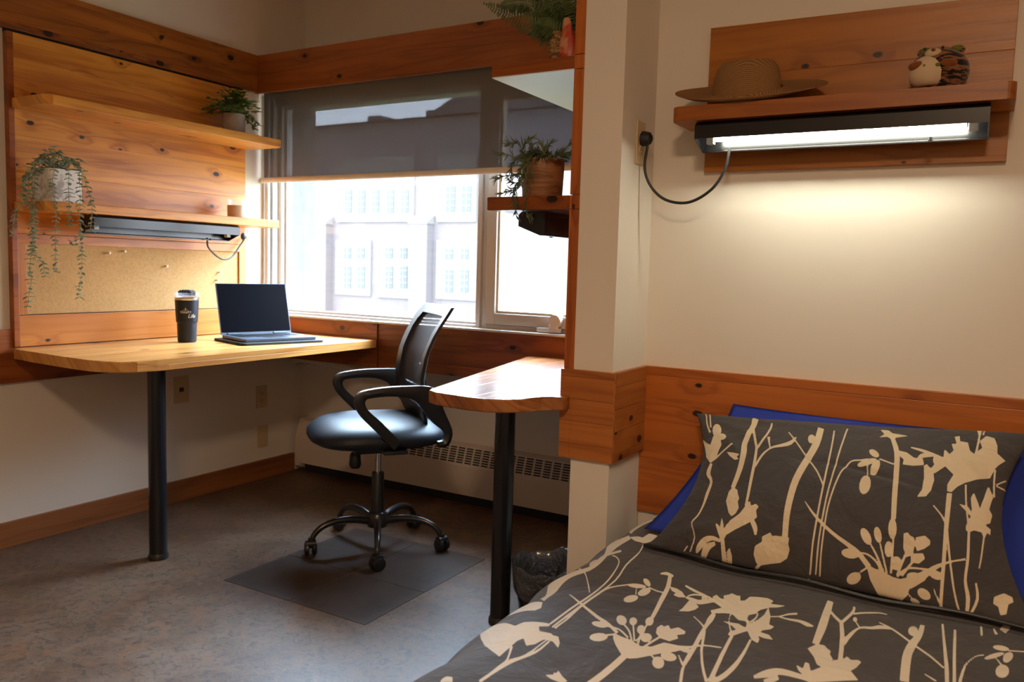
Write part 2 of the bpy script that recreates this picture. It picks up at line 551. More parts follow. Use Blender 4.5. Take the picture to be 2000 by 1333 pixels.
def solo(name, bm, m, origin, label, cat, group=None, smooth=False):
    """a thing that is one mesh, with its origin at its base"""
    o = put(name, bm, m, None, smooth)
    o.data.transform(Matrix.Translation(-Vector(origin)))
    o.location = origin
    BASE[o.name] = Matrix.Translation(Vector(origin))
    return tag(o, label, cat, group)

def box(bm, a, b, bev=0.0, seg=2):
    x0, y0, z0 = a
    x1, y1, z1 = b
    r = bmesh.ops.create_cube(bm, size=1.0)
    vs = r['verts']
    for v in vs:
        v.co = Vector(((x0 + x1) / 2 + v.co.x * (x1 - x0), (y0 + y1) / 2 + v.co.y * (y1 - y0), (z0 + z1) / 2 + v.co.z * (z1 - z0)))
    if bev > 0:
        es = list({e for v in vs for e in v.link_edges})
        bmesh.ops.bevel(bm, geom=es, offset=bev, segments=seg, profile=0.6, affect='EDGES')
    return bm

def nb():
    return bmesh.new()

def B1(a, b, bev=0.0, seg=2):
    return box(nb(), a, b, bev, seg)

def prism(bm, poly, lo, hi, axis=2, bev=0.0):
    """extrude a 2D outline (in the other two axes, in order) along an axis"""
    def P(p, h):
        if axis == 2: return (p[0], p[1], h)
        if axis == 1: return (p[0], h, p[1])
        return (h, p[0], p[1])
    a = [bm.verts.new(P(p, lo)) for p in poly]
    b = [bm.verts.new(P(p, hi)) for p in poly]
    n = len(poly)
    fa = bm.faces.new(a[::-1])
    fb = bm.faces.new(b)
    for i in range(n):
        bm.faces.new((a[i], a[(i + 1) % n], b[(i + 1) % n], b[i]))
    if bev > 0:
        es = list(fa.edges) + list(fb.edges)
        bmesh.ops.bevel(bm, geom=es, offset=bev, segments=3, profile=0.6, affect='EDGES')
    return bm

def smooth_path(P, n=5):
    P = [Vector(p) for p in P]
    if len(P) < 3: return P
    Q = [P[0] * 2 - P[1]] + P + [P[-1] * 2 - P[-2]]
    out = []
    for i in range(1, len(Q) - 2):
        a, b, c, d = Q[i - 1:i + 3]
        for k in range(n):
            t = k / n
            out.append(0.5 * (2 * b + (c - a) * t + (2 * a - 5 * b + 4 * c - d) * t * t + (3 * b - a - 3 * c + d) * t ** 3))
    out.append(P[-1])
    return out

def tube(bm, pts, r, seg=10, flat=None, caps=True):
    """r: radius or list of radii; flat: (direction, factor) squashes the section"""
    pts = [Vector(p) for p in pts]
    n = len(pts)
    rs = r if isinstance(r, (list, tuple)) else [r] * n
    if len(rs) != n:
        rs = [rs[min(len(rs) - 1, int(i / (n - 1) * (len(rs) - 1) + 1e-6))] + 0 * i if False else
              (lambda q: rs[int(q)] * (1 - (q - int(q))) + rs[min(int(q) + 1, len(rs) - 1)] * (q - int(q)))(i / (n - 1) * (len(rs) - 1)) for i in range(n)]
    up = None
    rings = []
    for i, p in enumerate(pts):
        t = (pts[min(i + 1, n - 1)] - pts[max(i - 1, 0)]).normalized()
        if up is None:
            up = Vector((0, 0, 1)) if abs(t.z) < 0.9 else Vector((1, 0, 0))
        side = t.cross(up)
        if side.length < 1e-5: side = t.orthogonal()
        side.normalize()
        up = side.cross(t).normalized()
        ring = []
        for k in range(seg):
            a = 2 * math.pi * k / seg
            v = side * math.cos(a) * rs[i] + up * math.sin(a) * rs[i]
            if flat:
                d, f = flat
                d = Vector(d).normalized()
                v = v + d * (v.dot(d)) * (f - 1)
            ring.append(bm.verts.new(p + v))
        rings.append(ring)
    for a, b in zip(rings, rings[1:]):
        for k in range(seg):
            bm.faces.new((a[k], a[(k + 1) % seg], b[(k + 1) % seg], b[k]))
    if caps:
        bm.faces.new(rings[0][::-1])
        bm.faces.new(rings[-1])
    return bm

def lathe(bm, prof, c=(0, 0, 0), seg=28, close=True):
    """prof: list of (radius, z)"""
    rings = []
    for r, z in prof:
        if r < 1e-5:
            rings.append([bm.verts.new((c[0], c[1], c[2] + z))])
        else:
            rings.append([bm.verts.new((c[0] + r * math.cos(2 * math.pi * k / seg), c[1] + r * math.sin(2 * math.pi * k / seg), c[2] + z)) for k in range(seg)])
    for a, b in zip(rings, rings[1:]):
        for k in range(seg):
            k2 = (k + 1) % seg
            if len(a) == 1 and len(b) == 1: continue
            if len(a) == 1: bm.faces.new((a[0], b[k2], b[k]))
            elif len(b) == 1: bm.faces.new((a[k], a[k2], b[0]))
            else: bm.faces.new((a[k], a[k2], b[k2], b[k]))
    if close:
        if len(rings[0]) > 1: bm.faces.new(rings[0][::-1])
        if len(rings[-1]) > 1: bm.faces.new(rings[-1])
    return bm

def cyl(bm, c, r, z0, z1, seg=24):
    return lathe(bm, [(r, z0), (r, z1)], (c[0], c[1], 0), seg)

def rod(bm, a, b, r, seg=12):
    return tube(bm, [a, b], r, seg)

def leaf(bm, p, d, up, L, W, curl=0.15, thick=0.0006):
    """a thin solid leaf from p along d"""
    d = Vector(d).normalized()
    up = Vector(up)
    s = d.cross(up)
    if s.length < 1e-4: s = d.orthogonal()
    s.normalize()
    n = s.cross(d).normalized()
    prof = [(0, 0.05), (0.25, 0.75), (0.55, 1.0), (0.82, 0.6), (1.0, 0.04)]
    top, bot = [], []
    for t, w in prof:
        c = Vector(p) + d * L * t - n * curl * L * t * t
        top.append((bm.verts.new(c - s * W * w / 2 + n * thick), bm.verts.new(c + n * (-0.08 * W + thick)), bm.verts.new(c + s * W * w / 2 + n * thick)))
        bot.append((bm.verts.new(c - s * W * w / 2 - n * thick), bm.verts.new(c + n * (-0.08 * W - thick)), bm.verts.new(c + s * W * w / 2 - n * thick)))
    for i in range(len(prof) - 1):
        for k in range(2):
            bm.faces.new((top[i][k], top[i][k + 1], top[i + 1][k + 1], top[i + 1][k]))
            bm.faces.new((bot[i][k], bot[i + 1][k], bot[i + 1][k + 1], bot[i][k + 1]))
        bm.faces.new((top[i][0], top[i + 1][0], bot[i + 1][0], bot[i][0]))
        bm.faces.new((top[i][2], bot[i][2], bot[i + 1][2], top[i + 1][2]))
    for r_, q in ((top[0], bot[0]), (top[-1], bot[-1])):
        bm.faces.new((r_[0], r_[1], q[1], q[0]))
        bm.faces.new((r_[1], r_[2], q[2], q[1]))

def structure(name, bm, m, parent=None, **kw):
    o = put(name, bm, m, parent, **kw)
    o['kind'] = 'structure'
    return o

# ------------------------------------------------------------------ the room shell
structure('floor', B1((-3.3, -1.7, -0.08), (1.6, 3.32, 0.0)), M['floor'])
structure('ceiling', B1((-3.3, -1.7, 2.62), (1.6, 3.32, 2.70)), M['ceil'])
bm = nb()
box(bm, (-3.30, -1.7, 0), (-3.22, 3.135, 2.62))
box(bm, (-3.30, 3.135, 0), (-3.22, 3.24, 0.86))
box(bm, (-3.30, 3.135, 1.95), (-3.22, 3.24, 2.62))
structure('wall_left', bm, M['wall'])
bm = nb()
box(bm, (-3.30, 3.24, 0), (-0.91, 3.32, 0.86))
box(bm, (-3.30, 3.24, 1.95), (-0.91, 3.32, 2.62))
box(bm, (-1.25, 3.14, 0.86), (-1.033, 3.32, 1.95))
box(bm, (-3.22, 3.032, 0.66), (-1.033, 3.24, 0.845))      # ledge that carries the window
box(bm, (-3.22, 3.075, 1.945), (-1.033, 3.24, 2.12))      # head above the window
structure('wall_back', bm, M['wall'])
structure('wall_exterior', B1((-3.42, 3.14, 0.70), (-3.222, 3.33, 2.10)), M['reveal'])
structure('wall_middle', B1((-1.033, 2.13, 0), (-0.91, 3.24, 2.62)), M['wall'])
structure('wall_right', B1((-0.91, 2.38, 0), (1.52, 2.46, 2.62)), M['wall'])
structure('wall_side', B1((1.5, -1.7, 0), (1.6, 2.38, 2.62)), M['wall'])
structure('wall_front', B1((-3.22, -1.7, 0), (1.5, -1.6, 2.62)), M['wall'])

# wood trims that belong to the walls
structure('trim_1', B1((-3.22, -1.6, 0.64), (-3.202, 3.0, 0.845), 0.002), M['red_y'])
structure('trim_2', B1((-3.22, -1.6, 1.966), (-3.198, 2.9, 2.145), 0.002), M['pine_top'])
bm = nb()
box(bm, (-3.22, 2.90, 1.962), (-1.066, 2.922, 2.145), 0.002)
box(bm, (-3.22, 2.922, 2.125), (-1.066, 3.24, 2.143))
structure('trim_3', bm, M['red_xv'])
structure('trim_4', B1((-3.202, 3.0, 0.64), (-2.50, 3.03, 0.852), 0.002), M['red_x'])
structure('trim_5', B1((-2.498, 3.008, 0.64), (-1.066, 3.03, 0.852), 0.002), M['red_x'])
bm = nb()
box(bm, (-1.068, 2.116, 0.581), (-1.034, 2.19, 0.843), 0.0015)
box(bm, (-1.034, 2.116, 0.581), (-0.898, 2.13, 0.843), 0.0015)
structure('trim_6', bm, wood('cladding_front', 'X', (0.46, 0.155, 0.032), (0.27, 0.075, 0.014), 0.0655, 0.009, 0.55, 1.0, 83.0))
structure('trim_7', B1((-0.91, 2.131, 0.581), (-0.896, 2.364, 0.843), 0.0015), wood('cladding_side', 'Y', (0.40, 0.13, 0.026), (0.21, 0.058, 0.012), 0.0655, 0.03, 0.55, 1.3, 89.0))
structure('trim_8', B1((-0.91, 2.364, 0.385), (1.5, 2.38, 0.843), 0.0015), M['red_bed'])
structure('baseboard_left', B1((-3.22, -1.6, 0.0), (-3.203, 3.165, 0.098), 0.002), M['base_y'])
structure('baseboard_side', B1((1.482, -1.6, 0.0), (1.5, 2.36, 0.098), 0.002), M['base_y'])

# crumbly unpainted edge of the wall below the left end of the window boards
bm = nb()
tube(bm, smooth_path([(-3.21, 3.15, 0.60), (-3.10, 3.12, 0.625), (-2.95, 3.11, 0.622), (-2.80, 3.13, 0.60), (-2.72, 3.16, 0.575)]), [0.012, 0.02, 0.024, 0.02, 0.006], 8)
tube(bm, smooth_path([(-3.2, 3.18, 0.575), (-3.05, 3.17, 0.59), (-2.9, 3.17, 0.585)]), [0.006, 0.014, 0.004], 8)
solo('pipe_insulation', bm, M['wall'], (-3.0, 3.15, 0.57), 'off-white wrinkled pipe wrap under the window boards above the heater', 'pipe wrap', smooth=True)

# ------------------------------------------------------------------ windows
def ring(bm, x0, x1, z0, z1, w, y0, y1, wt=None, wb=None, bev=0.002):
    wt = w if wt is None else wt
    wb = w if wb is None else wb
    box(bm, (x0, y0, z0), (x0 + w, y1, z1), bev)
    box(bm, (x1 - w, y0, z0), (x1, y1, z1), bev)
    box(bm, (x0 + w, y0, z0), (x1 - w, y1, z0 + wb), bev)
    box(bm, (x0 + w, y0, z1 - wt), (x1 - w, y1, z1), bev)
    return bm

w1 = structure('window_1', ring(nb(), -3.22, -1.962, 0.852, 1.95, 0.022, 3.06, 3.135), M['vinyl'])
bm = nb()
ring(bm, -3.198, -1.984, 0.874, 1.928, 0.012, 3.085, 3.12)
structure('window_stop', bm, M['vinyl'], w1)
structure('window_pane', B1((-3.19, 3.10, 0.88), (-1.99, 3.104, 1.92)), M['glass'], w1)
w2 = structure('window_2', ring(nb(), -1.958, -1.25, 0.852, 1.95, 0.028, 3.07, 3.135), M['vinyl'])
bm = ring(nb(), -1.93, -1.275, 0.882, 1.92, 0.05, 3.055, 3.11, bev=0.004)
structure('window_sash', bm, M['vinyl'], w2)
bm = ring(nb(), -1.882, -1.325, 0.932, 1.87, 0.012, 3.068, 3.10)
structure('window_bead', bm, M['cream_plate'], w2)
structure('window_pane', B1((-1.875, 3.09, 0.94), (-1.33, 3.094, 1.865)), M['screened_glass'], w2)
structure('trim_9', B1((-3.22, 3.004, 0.852), (-1.07, 3.075, 0.862), 0.002), M['vinyl'])
bm = nb()
tube(bm, [(-1.568, 3.054, 0.915), (-1.568, 3.030, 0.915)], [0.030, 0.027], 24)
box(bm, (-1.655, 3.032, 0.864), (-1.545, 3.06, 0.884), 0.006)
box(bm, (-1.60, 3.034, 0.878), (-1.555, 3.05, 0.90), 0.006)
structure('window_crank', bm, M['white_paint'], w2, smooth=True)

# conduit beside the window
bm = nb()
tube(bm, smooth_path([(-3.198, 2.965, 1.955), (-3.198, 2.965, 1.2), (-3.198, 2.962, 0.98), (-3.20, 2.95, 0.862)]), 0.013, 12)
solo('wall_conduit', bm, M['pvc'], (-3.198, 2.965, 0.862), 'thin beige vertical conduit on the wall left of the window', 'conduit', smooth=True)
bm = nb()
tube(bm, smooth_path([(-3.202, 2.998, 1.955), (-3.202, 2.998, 1.2), (-3.202, 2.995, 0.862)]), 0.011, 12)  # tube added for the dark shadow beside the conduit
solo('wall_conduit', bm, M['conduit_shadow'], (-3.202, 2.998, 0.862), 'dark grey upright tube for the shadow beside the beige conduit, nearest the window frame', 'conduit', smooth=True)

# roller blind
t = thing('roller_blind', (-2.2, 2.94, 1.53), 'dark grey see-through roller blind pulled half down over the window', 'blind')
bm = nb()
box(bm, (-3.196, 2.9395, 1.545), (-1.075, 2.9405, 2.08))
put('blind_fabric', bm, M['blind'], t)
bm = nb()
tube(bm, [(-3.215, 2.94, 1.539), (-1.075, 2.94, 1.539)], 0.0135, 14, flat=((0, 1, 0), 0.5))
put('bottom_rail', bm, M['rail'], t, smooth=True)
bm = nb()
tube(bm, [(-3.21, 2.965, 2.09), (-1.07, 2.965, 2.09)], 0.025, 20)
put('roller_tube', bm, M['blind'], t, smooth=True)

# ------------------------------------------------------------------ left wall panelling, shelves, cork board
t = thing('wall_panel', (-3.22, 2.26, 0.785), 'large knotty pine panelling on the left wall behind two shelves', 'wall panel')
put('panel_boards', B1((-3.22, 1.722, 1.212), (-3.195, 2.82, 1.955), 0.001), M['pine_panel'], t)
put('lower_board', B1((-3.22, 1.722, 0.778), (-3.192, 2.82, 0.898), 0.001), M['pine_frame'], t)
put('gap_shade_strip', B1((-3.2195, 1.70, 1.95), (-3.212, 2.82, 1.9665)), M['dark'], t)  # dark strip standing in for the shade in the gap under the top board
put('edge_batten', B1((-3.22, 1.70, 0.778), (-3.19, 1.722, 1.955), 0.002), M['red_y'], t)
t = thing('cork_board', (-3.22, 2.26, 0.90), 'tan cork board in a wooden frame above the left desk', 'cork board')
put('cork_sheet', B1((-3.218, 1.75, 0.902), (-3.2, 2.782, 1.176)), M['cork'], t)
put('frame_rail', B1((-3.22, 1.722, 1.175), (-3.192, 2.82, 1.21), 0.001), M['pine_frame'], t)
put('frame_stile', B1((-3.22, 1.722, 0.9), (-3.192, 1.752, 1.175), 0.001), M['pine_frame_v'], t)
put('frame_stile', B1((-3.22, 2.78, 0.9), (-3.192, 2.82, 1.175), 0.001), M['pine_frame_v'], t)

def pushpin(y, z, label):
    bm = nb()
    tube(bm, [(-3.2005, y, z), (-3.196, y, z), (-3.190, y, z), (-3.184, y, z), (-3.181, y, z)], [0.0055, 0.003, 0.0028, 0.005, 0.005], 10)
    solo('pushpin', bm, M['pin'], (-3.2, y, z), label, 'pushpin', 'clear pushpins in the cork board', smooth=True)
pushpin(2.091, 1.148, 'clear pushpin at the top of the cork board, right of the trailing plant')
pushpin(2.161, 1.157, 'clear pushpin at the top of the cork board, second from the left')
pushpin(2.366, 1.098, 'lone clear pushpin mid height of the cork board above the tumbler')
pushpin(2.66, 1.074, 'upper of the two clear pushpins above the laptop screen')
pushpin(2.645, 1.036, 'lower of the two clear pushpins above the laptop screen')

bm = nb()
prism(bm, [(-3.195, 1.712), (-2.99, 1.712), (-2.962, 1.735), (-2.962, 2.83), (-2.985, 2.845), (-3.195, 2.845)], 1.676, 1.712, 2, 0.003)
t = solo('wall_shelf', bm, M['pine_shelf'], (-3.195, 2.27, 1.676), 'upper pine shelf on the left wall holding a small leafy plant', 'shelf')
bm = nb()
prism(bm, [(-3.195, 1.712), (-2.99, 1.712), (-2.965, 1.735), (-2.965, 2.82), (-2.985, 2.84), (-3.195, 2.84)], 1.294, 1.329, 2, 0.003)
solo('wall_shelf', bm, M['pine_shelf'], (-3.195, 2.27, 1.294), 'lower pine shelf on the left wall with a trailing plant and candle', 'shelf')

# ------------------------------------------------------------------ fluorescent shelf lamps
def lamp(loc, rz, L, label, lit, cord_pts=None, plug=None, flip=False):
    """local frame: length along +X, depth goes back along +Y, hangs down from z=0"""
    t = thing('shelf_lamp', loc, label, 'lamp', None, rz)
    k = dict(parent=t, local=True)
    bm = nb()
    th = 0.003
    # front skirt and top
    prof = [(0.012, 0.0), (0.0, -0.010), (0.0, -0.045), (th, -0.045), (th, -0.011), (0.013, -th), (0.088, -th), (0.088, -0.066), (0.076, -0.070), (0.076, -0.073), (0.092, -0.073), (0.092, 0.0)]
    prism(bm, prof, 0.0, L, 0)
    end = [(0.012, 0.0), (0.0, -0.010), (0.0, -0.045), (0.076, -0.073), (0.092, -0.073), (0.092, 0.0)]
    prism(bm, end, -0.003, 0.0, 0)
    prism(bm, end, L, L + 0.003, 0)
    put('housing', bm, M['black_gloss'], **k)
    bm = nb()
    prism(bm, [(0.006, -0.010), (0.014, -0.0045), (0.080, -0.0045), (0.080, -0.008), (0.015, -0.008), (0.008, -0.012)], 0.004, L - 0.004, 0)
    put('reflector', bm, M['reflector'], **k)
    bm = nb()
    tz = -0.041 if lit else -0.035
    tube(bm, [(0.045, 0.045, tz), (L - 0.045, 0.045, tz)], 0.008, 16)
    tb = put('lamp_tube', bm, M['tube_on'] if lit else M['tube_off'], smooth=True, **k)
    if lit: tb['label'] = 'glowing white fluorescent tube'
    for x in (0.02, L - 0.04):
        bm = B1((x, 0.035, -0.056), (x + 0.02, 0.056, -0.006), 0.002)
        put('tube_holder', bm, M['reflector'], **k)
    bm = nb()
    tube(bm, [(L - 0.12, 0.05, -0.066), (L - 0.12, 0.05, -0.074)], 0.006, 10)
    put('switch', bm, M['black'], smooth=True, **k)
    if cord_pts:
        bm = nb()
        tube(bm, smooth_path(cord_pts, 8), 0.0042, 8)
        cd = put('cord', bm, M['cord'], t, smooth=True)
    if plug:
        c, d = Vector(plug[0]), Vector(plug[1]).normalized()
        bm = nb()
        tube(bm, [c, c + d * 0.010, c + d * 0.026, c + d * 0.032], [0.019, 0.019, 0.015, 0.006], 14, flat=((0, 0, 1), 1.15))
        put('plug', bm, M['cord'], cd, smooth=True)
    return t
lamp((-0.725, 2.205, 1.545), 0, 0.695, 'black fluorescent lamp switched on under the hat shelf above the bed', True,
     [(-0.888, 2.268, 1.500), (-0.893, 2.268, 1.43), (-0.868, 2.27, 1.375), (-0.822, 2.272, 1.340), (-0.757, 2.275, 1.334), (-0.695, 2.278, 1.369), (-0.660, 2.28, 1.424), (-0.650, 2.28, 1.481)],
     ((-0.9035, 2.262, 1.518), (1, 0, 0)))
lamp((-2.985, 1.90, 1.293), math.radians(90), 0.70, 'black fluorescent lamp switched off under the lower left wall shelf', False,
     [(-3.07, 2.49, 1.229), (-3.09, 2.515, 1.185), (-3.12, 2.609, 1.138), (-3.15, 2.694, 1.147), (-3.17, 2.76, 1.20), (-3.175, 2.80, 1.243)],
     ((-3.2165, 2.81, 1.250), (1, -0.1, 0.1)))
lamp((-1.262, 2.80, 1.306), math.radians(-90), 0.62, 'black fluorescent lamp under the middle shelf beside the window', False)

# ------------------------------------------------------------------ shelving unit beside the window
t = thing('shelving_unit', (-1.06, 2.13, 0.765), 'reddish wooden shelving unit standing on the right desk by the white pillar', 'shelving unit')
bm = nb()
for z0, z1 in ((0.766, 1.306), (1.3075, 1.3475), (1.349, 1.702), (1.7035, 1.7425), (1.744, 2.55)):
    box(bm, (-1.0655, 2.13, z0), (-1.0335, 2.96, z1), 0.0012)
put('side_panel', bm, M['red_z'], t)
put('shelf', B1((-1.351, 2.132, 1.307), (-1.0665, 2.86, 1.3475), 0.005, 3), M['unit_shelf'], t)
sh = put('shelf', B1((-1.345, 2.132, 1.7065), (-1.0665, 2.86, 1.7425), 0.003), M['unit_shelf'], t)
u = put('shelf_underside', B1((-1.344, 2.135, 1.7035), (-1.0675, 2.855, 1.7065)), M['white_paint'], sh)  # thin white sheet under the upper shelf
u['label'] = 'white underside'

# ------------------------------------------------------------------ hat shelf
t = thing('hat_shelf', (-0.38, 2.38, 1.427), 'orange wooden wall shelf with back board holding the straw hat', 'shelf')
bm = nb()
prism(bm, [(-0.745, 1.428), (0.013, 1.428), (0.013, 1.828), (-0.745, 1.838)], 2.36, 2.38, 1, 0.0015)
put('back_board', bm, M['hat_panel'], t)
def rrect(x0, y0, x1, y1, r, n=5, corners=(1, 1, 1, 1)):
    P = []
    for (cx, cy, a0, on, px, py) in ((x1 - r, y1 - r, 0, corners[0], x1, y1), (x0 + r, y1 - r, 90, corners[1], x0, y1), (x0 + r, y0 + r, 180, corners[2], x0, y0), (x1 - r, y0 + r, 270, corners[3], x1, y0)):
        if not on:
            P.append((px, py)); continue
        for k in range(n + 1):
            a = math.radians(a0 + 90 * k / n)
            P.append((cx + r * math.cos(a), cy + r * math.sin(a)))
    return P
bm = nb()
prism(bm, rrect(-0.79, 2.19, 0.022, 2.36, 0.018, 5, (0, 0, 1, 1)), 1.547, 1.587, 2, 0.003)
put('shelf_board', bm, M['hat_shelf'], t)

# ------------------------------------------------------------------ outlets
def plate(name, c, face, label, kind, w=0.07, h=0.115):
    """face: 'x' plate lies on a wall facing +X"""
    x, y, z = c
    t = thing(name, (x, y, z), label, 'outlet')
    put('cover_plate', B1((x, y - w / 2, z - h / 2), (x + 0.005, y + w / 2, z + h / 2), 0.002), M['cream_plate'], t)
    if kind == 'jack':
        bm = nb()
        box(bm, (x + 0.005, y - 0.013, z - 0.010), (x + 0.0062, y + 0.011, z + 0.010), 0.0005)
        put('jack_socket', bm, M['black'], t)
    elif kind == 'outlet':
        for dz in (0.02, -0.02):
            bm = nb()
            tube(bm, [(x + 0.005, y, z + dz), (x + 0.008, y, z + dz)], 0.016, 16)
            s = put('socket', bm, M['cream_plate'], t)
            bm = nb()
            for dy in (-0.006, 0.006):
                box(bm, (x + 0.008, y + dy - 0.0012, z + dz - 0.002), (x + 0.0086, y + dy + 0.0012, z + dz + 0.006))
            box(bm, (x + 0.008, y - 0.002, z + dz - 0.011), (x + 0.0086, y + 0.002, z + dz - 0.007))
            put('slots', bm, M['black'], s)
    else:
        bm = nb()
        tube(bm, [(x + 0.005, y, z), (x + 0.0065, y, z)], 0.004, 10)
        put('screw', bm, M['cream_plate'], t)
    return t
plate('wall_outlet', (-3.22, 2.46, 0.525), 'x', 'cream jack plate on the left wall right of the desk leg', 'jack', 0.082, 0.125)
plate('wall_outlet', (-3.22, 2.945, 0.432), 'x', 'upper of two cream outlets low on the left wall near the heater', 'outlet')
plate('wall_outlet', (-3.22, 2.952, 0.222), 'x', 'lower blank cream plate low on the left wall near the heater', 'blank')
plate('wall_outlet', (-3.22, 2.862, 1.262), 'x', 'cream outlet beside the window with a black plug', 'outlet', 0.06, 0.10)
plate('wall_outlet', (-0.91, 2.262, 1.505), 'x', 'cream outlet on the pillar beside the hat shelf lamp', 'outlet', 0.062, 0.125)

# ------------------------------------------------------------------ baseboard heater
t = thing('baseboard_heater', (-2.1, 3.2, 0.0), 'long beige baseboard heater along the wall under the window', 'heater')
bm = nb()
prism(bm, [(3.175, 0.045), (3.175, 0.185), (3.205, 0.275), (3.238, 0.285), (3.238, 0.02), (3.21, 0.02), (3.21, 0.045)], -3.17, -1.036, 0)
put('heater_body', bm, M['heater'], t)
bm = nb()
prism(bm, [(3.168, 0.03), (3.168, 0.19), (3.2, 0.288), (3.239, 0.298), (3.239, 0.01)], -3.2, -3.17, 0, 0.002)
put('end_cap', bm, M['heater'], t)
bm = nb()
box(bm, (-3.15, 3.19, 0.0), (-1.036, 3.22, 0.045))  # dark box in place of the shade under the heater
put('toe_gap_shade', bm, M['dark'], t)
bm = nb()
# louvre slots on the sloped face, in columns
n = Vector((0, -0.95, 0.316)).normalized()
d = Vector((0, 0.316, 0.949)).normalized()
x = -2.62
while x < -1.05:
    for k in range(7):
        c = Vector((x, 3.175, 0.187)) + d * (0.010 + k * 0.0115)
        vs = []
        a0 = c + n * 0.0007
        for (dx, q, h) in ((0, 0, 0), (0.036, 0, 0), (0.036, 0.0065, 0), (0, 0.0065, 0), (0, 0, 1), (0.036, 0, 1), (0.036, 0.0065, 1), (0, 0.0065, 1)):
            vs.append(bm.verts.new(a0 + Vector((dx, 0, 0)) + d * q - n * (0.002 * h)))
        for f in ((0, 1, 2, 3), (7, 6, 5, 4), (0, 4, 5, 1), (1, 5, 6, 2), (2, 6, 7, 3), (3, 7, 4, 0)):
            bm.faces.new([vs[i] for i in f])
    x += 0.047
put('grille', bm, M['dark'], t)

# ------------------------------------------------------------------ dark floor tiles let into the linoleum
tid = 0
for (x0, x1, y0, y1, lb) in ((-2.27, -1.9495, 1.905, 2.211, 'dark brown floor tile nearest the left desk leg'),
                             (-1.9445, -1.62, 1.905, 2.211, 'dark brown floor tile nearest the bed, in front of the chair'),
                             (-2.27, -1.948, 2.216, 2.61, 'dark brown floor tile under the left side of the chair base'),
                             (-1.944, -1.62, 2.216, 2.61, 'dark brown floor tile under the right side of the chair base')):
    solo('floor_tile', B1((x0, y0, 0.0), (x1, y1, 0.0015)), M['tile'], ((x0 + x1) / 2, (y0 + y1) / 2, 0), lb, 'floor tile', 'dark tiles under the chair')

# ------------------------------------------------------------------ desks
def steel_leg(x, y, z1, parent):
    bm = nb()
    lathe(bm, [(0.032, 0.012), (0.032, z1)], (x, y, 0), 28)
    lg = put('leg', bm, M['black_gloss'], parent, smooth=True)
    bm = nb()
    lathe(bm, [(0.037, 0.0), (0.037, 0.012), (0.033, 0.022)], (x, y, 0), 28)
    put('foot', bm, M['black_metal'], lg, smooth=True)
    bm = nb()
    lathe(bm, [(0.034, z1 - 0.02), (0.05, z1 - 0.006), (0.05, z1)], (x, y, 0), 28)
    put('mount_flange', bm, M['black_metal'], lg, smooth=True)
t = thing('desk', (-2.85, 2.3, 0), 'pale pine desk against the left wall holding laptop and tumbler', 'desk')
bm = nb()
prism(bm, [(-3.192, 1.70), (-3.16, 1.680), (-3.014, 1.672), (-2.80, 1.662), (-2.66, 1.662), (-2.59, 1.672), (-2.54, 1.698), (-2.512, 1.745), (-2.506, 1.82), (-2.506, 2.55), (-2.500, 2.995), (-3.192, 2.995)], 0.736, 0.775, 2, 0.006)
put('desktop', bm, M['desk_pine'], t)
steel_leg(-2.645, 1.915, 0.736, t)
t = thing('desk', (-1.25, 2.5, 0), 'reddish wooden desk under the shelving unit with a curved front', 'desk')
bm = nb()
prism(bm, [(-1.425, 1.962), (-1.412, 1.935), (-1.37, 1.912), (-1.255, 1.900), (-1.20, 1.905), (-1.150, 1.928), (-1.118, 1.962), (-1.104, 2.01), (-1.092, 2.045), (-1.069, 2.068), (-1.036, 2.074), (-1.036, 2.114), (-1.0685, 2.114), (-1.0685, 3.0), (-1.66, 3.0), (-1.655, 2.98)], 0.726, 0.765, 2, 0.006)
put('desktop', bm, M['desk_red'], t)
steel_leg(-1.282, 2.165, 0.726, t)

# ------------------------------------------------------------------ office chair (local: faces +X)
t = thing('office_chair', (-2.06, 2.49, 0.0), 'black mesh back office chair on wheels between the two desks', 'chair', None, math.radians(-128.9))
k = dict(parent=t, local=True)
bm = nb()
lathe(bm, [(0.0, 0.085), (0.040, 0.085), (0.043, 0.10), (0.040, 0.135), (0.030, 0.145), (0.0, 0.145)], (0, 0, 0), 24, close=False)
put('hub', bm, M['black_metal'], smooth=True, **k)
for q in range(5):
    a = math.radians(22 + 72 * q) - math.radians(-128.9)
    c, s = math.cos(a), math.sin(a)
    P = [(0.03, 0.108), (0.10, 0.122), (0.17, 0.122), (0.225, 0.105), (0.255, 0.078), (0.262, 0.058)]
    bm = nb()
    tube(bm, smooth_path([(r * c, r * s, z) for r, z in P], 5), [0.016, 0.0155, 0.014, 0.012, 0.011, 0.010], 12)
    lg = put('base_leg', bm, M['black_metal'], smooth=True, **k)
    cx, cy = 0.268 * c, 0.268 * s
    bm = nb()
    wa = a + 0.9 + q * 0.7
    wx, wy = math.cos(wa), math.sin(wa)
    for sgn in (-1, 1):
        p0 = Vector((cx + wx * 0.006 * sgn, cy + wy * 0.006 * sgn, 0.027))
        p1 = Vector((cx + wx * 0.024 * sgn, cy + wy * 0.024 * sgn, 0.027))
        pm = (p0 + p1) / 2
        tube(bm, [p0, p0 + (p1 - p0) * 0.15, pm, p1 - (p1 - p0) * 0.12, p1], [0.022, 0.027, 0.027, 0.024, 0.015], 20)
    tube(bm, [(cx - wx * 0.02, cy - wy * 0.02, 0.044), (cx + wx * 0.02, cy + wy * 0.02, 0.044)], 0.017, 14)
    tube(bm, [(cx, cy, 0.04), (cx, cy, 0.070)], 0.010, 12)
    cs = put('caster', bm, M['black'], lg, smooth=True, local=True)
bm = nb()
lathe(bm, [(0.026, 0.14), (0.026, 0.20), (0.0245, 0.205), (0.0245, 0.30), (0.022, 0.305)], (0, 0, 0), 24)
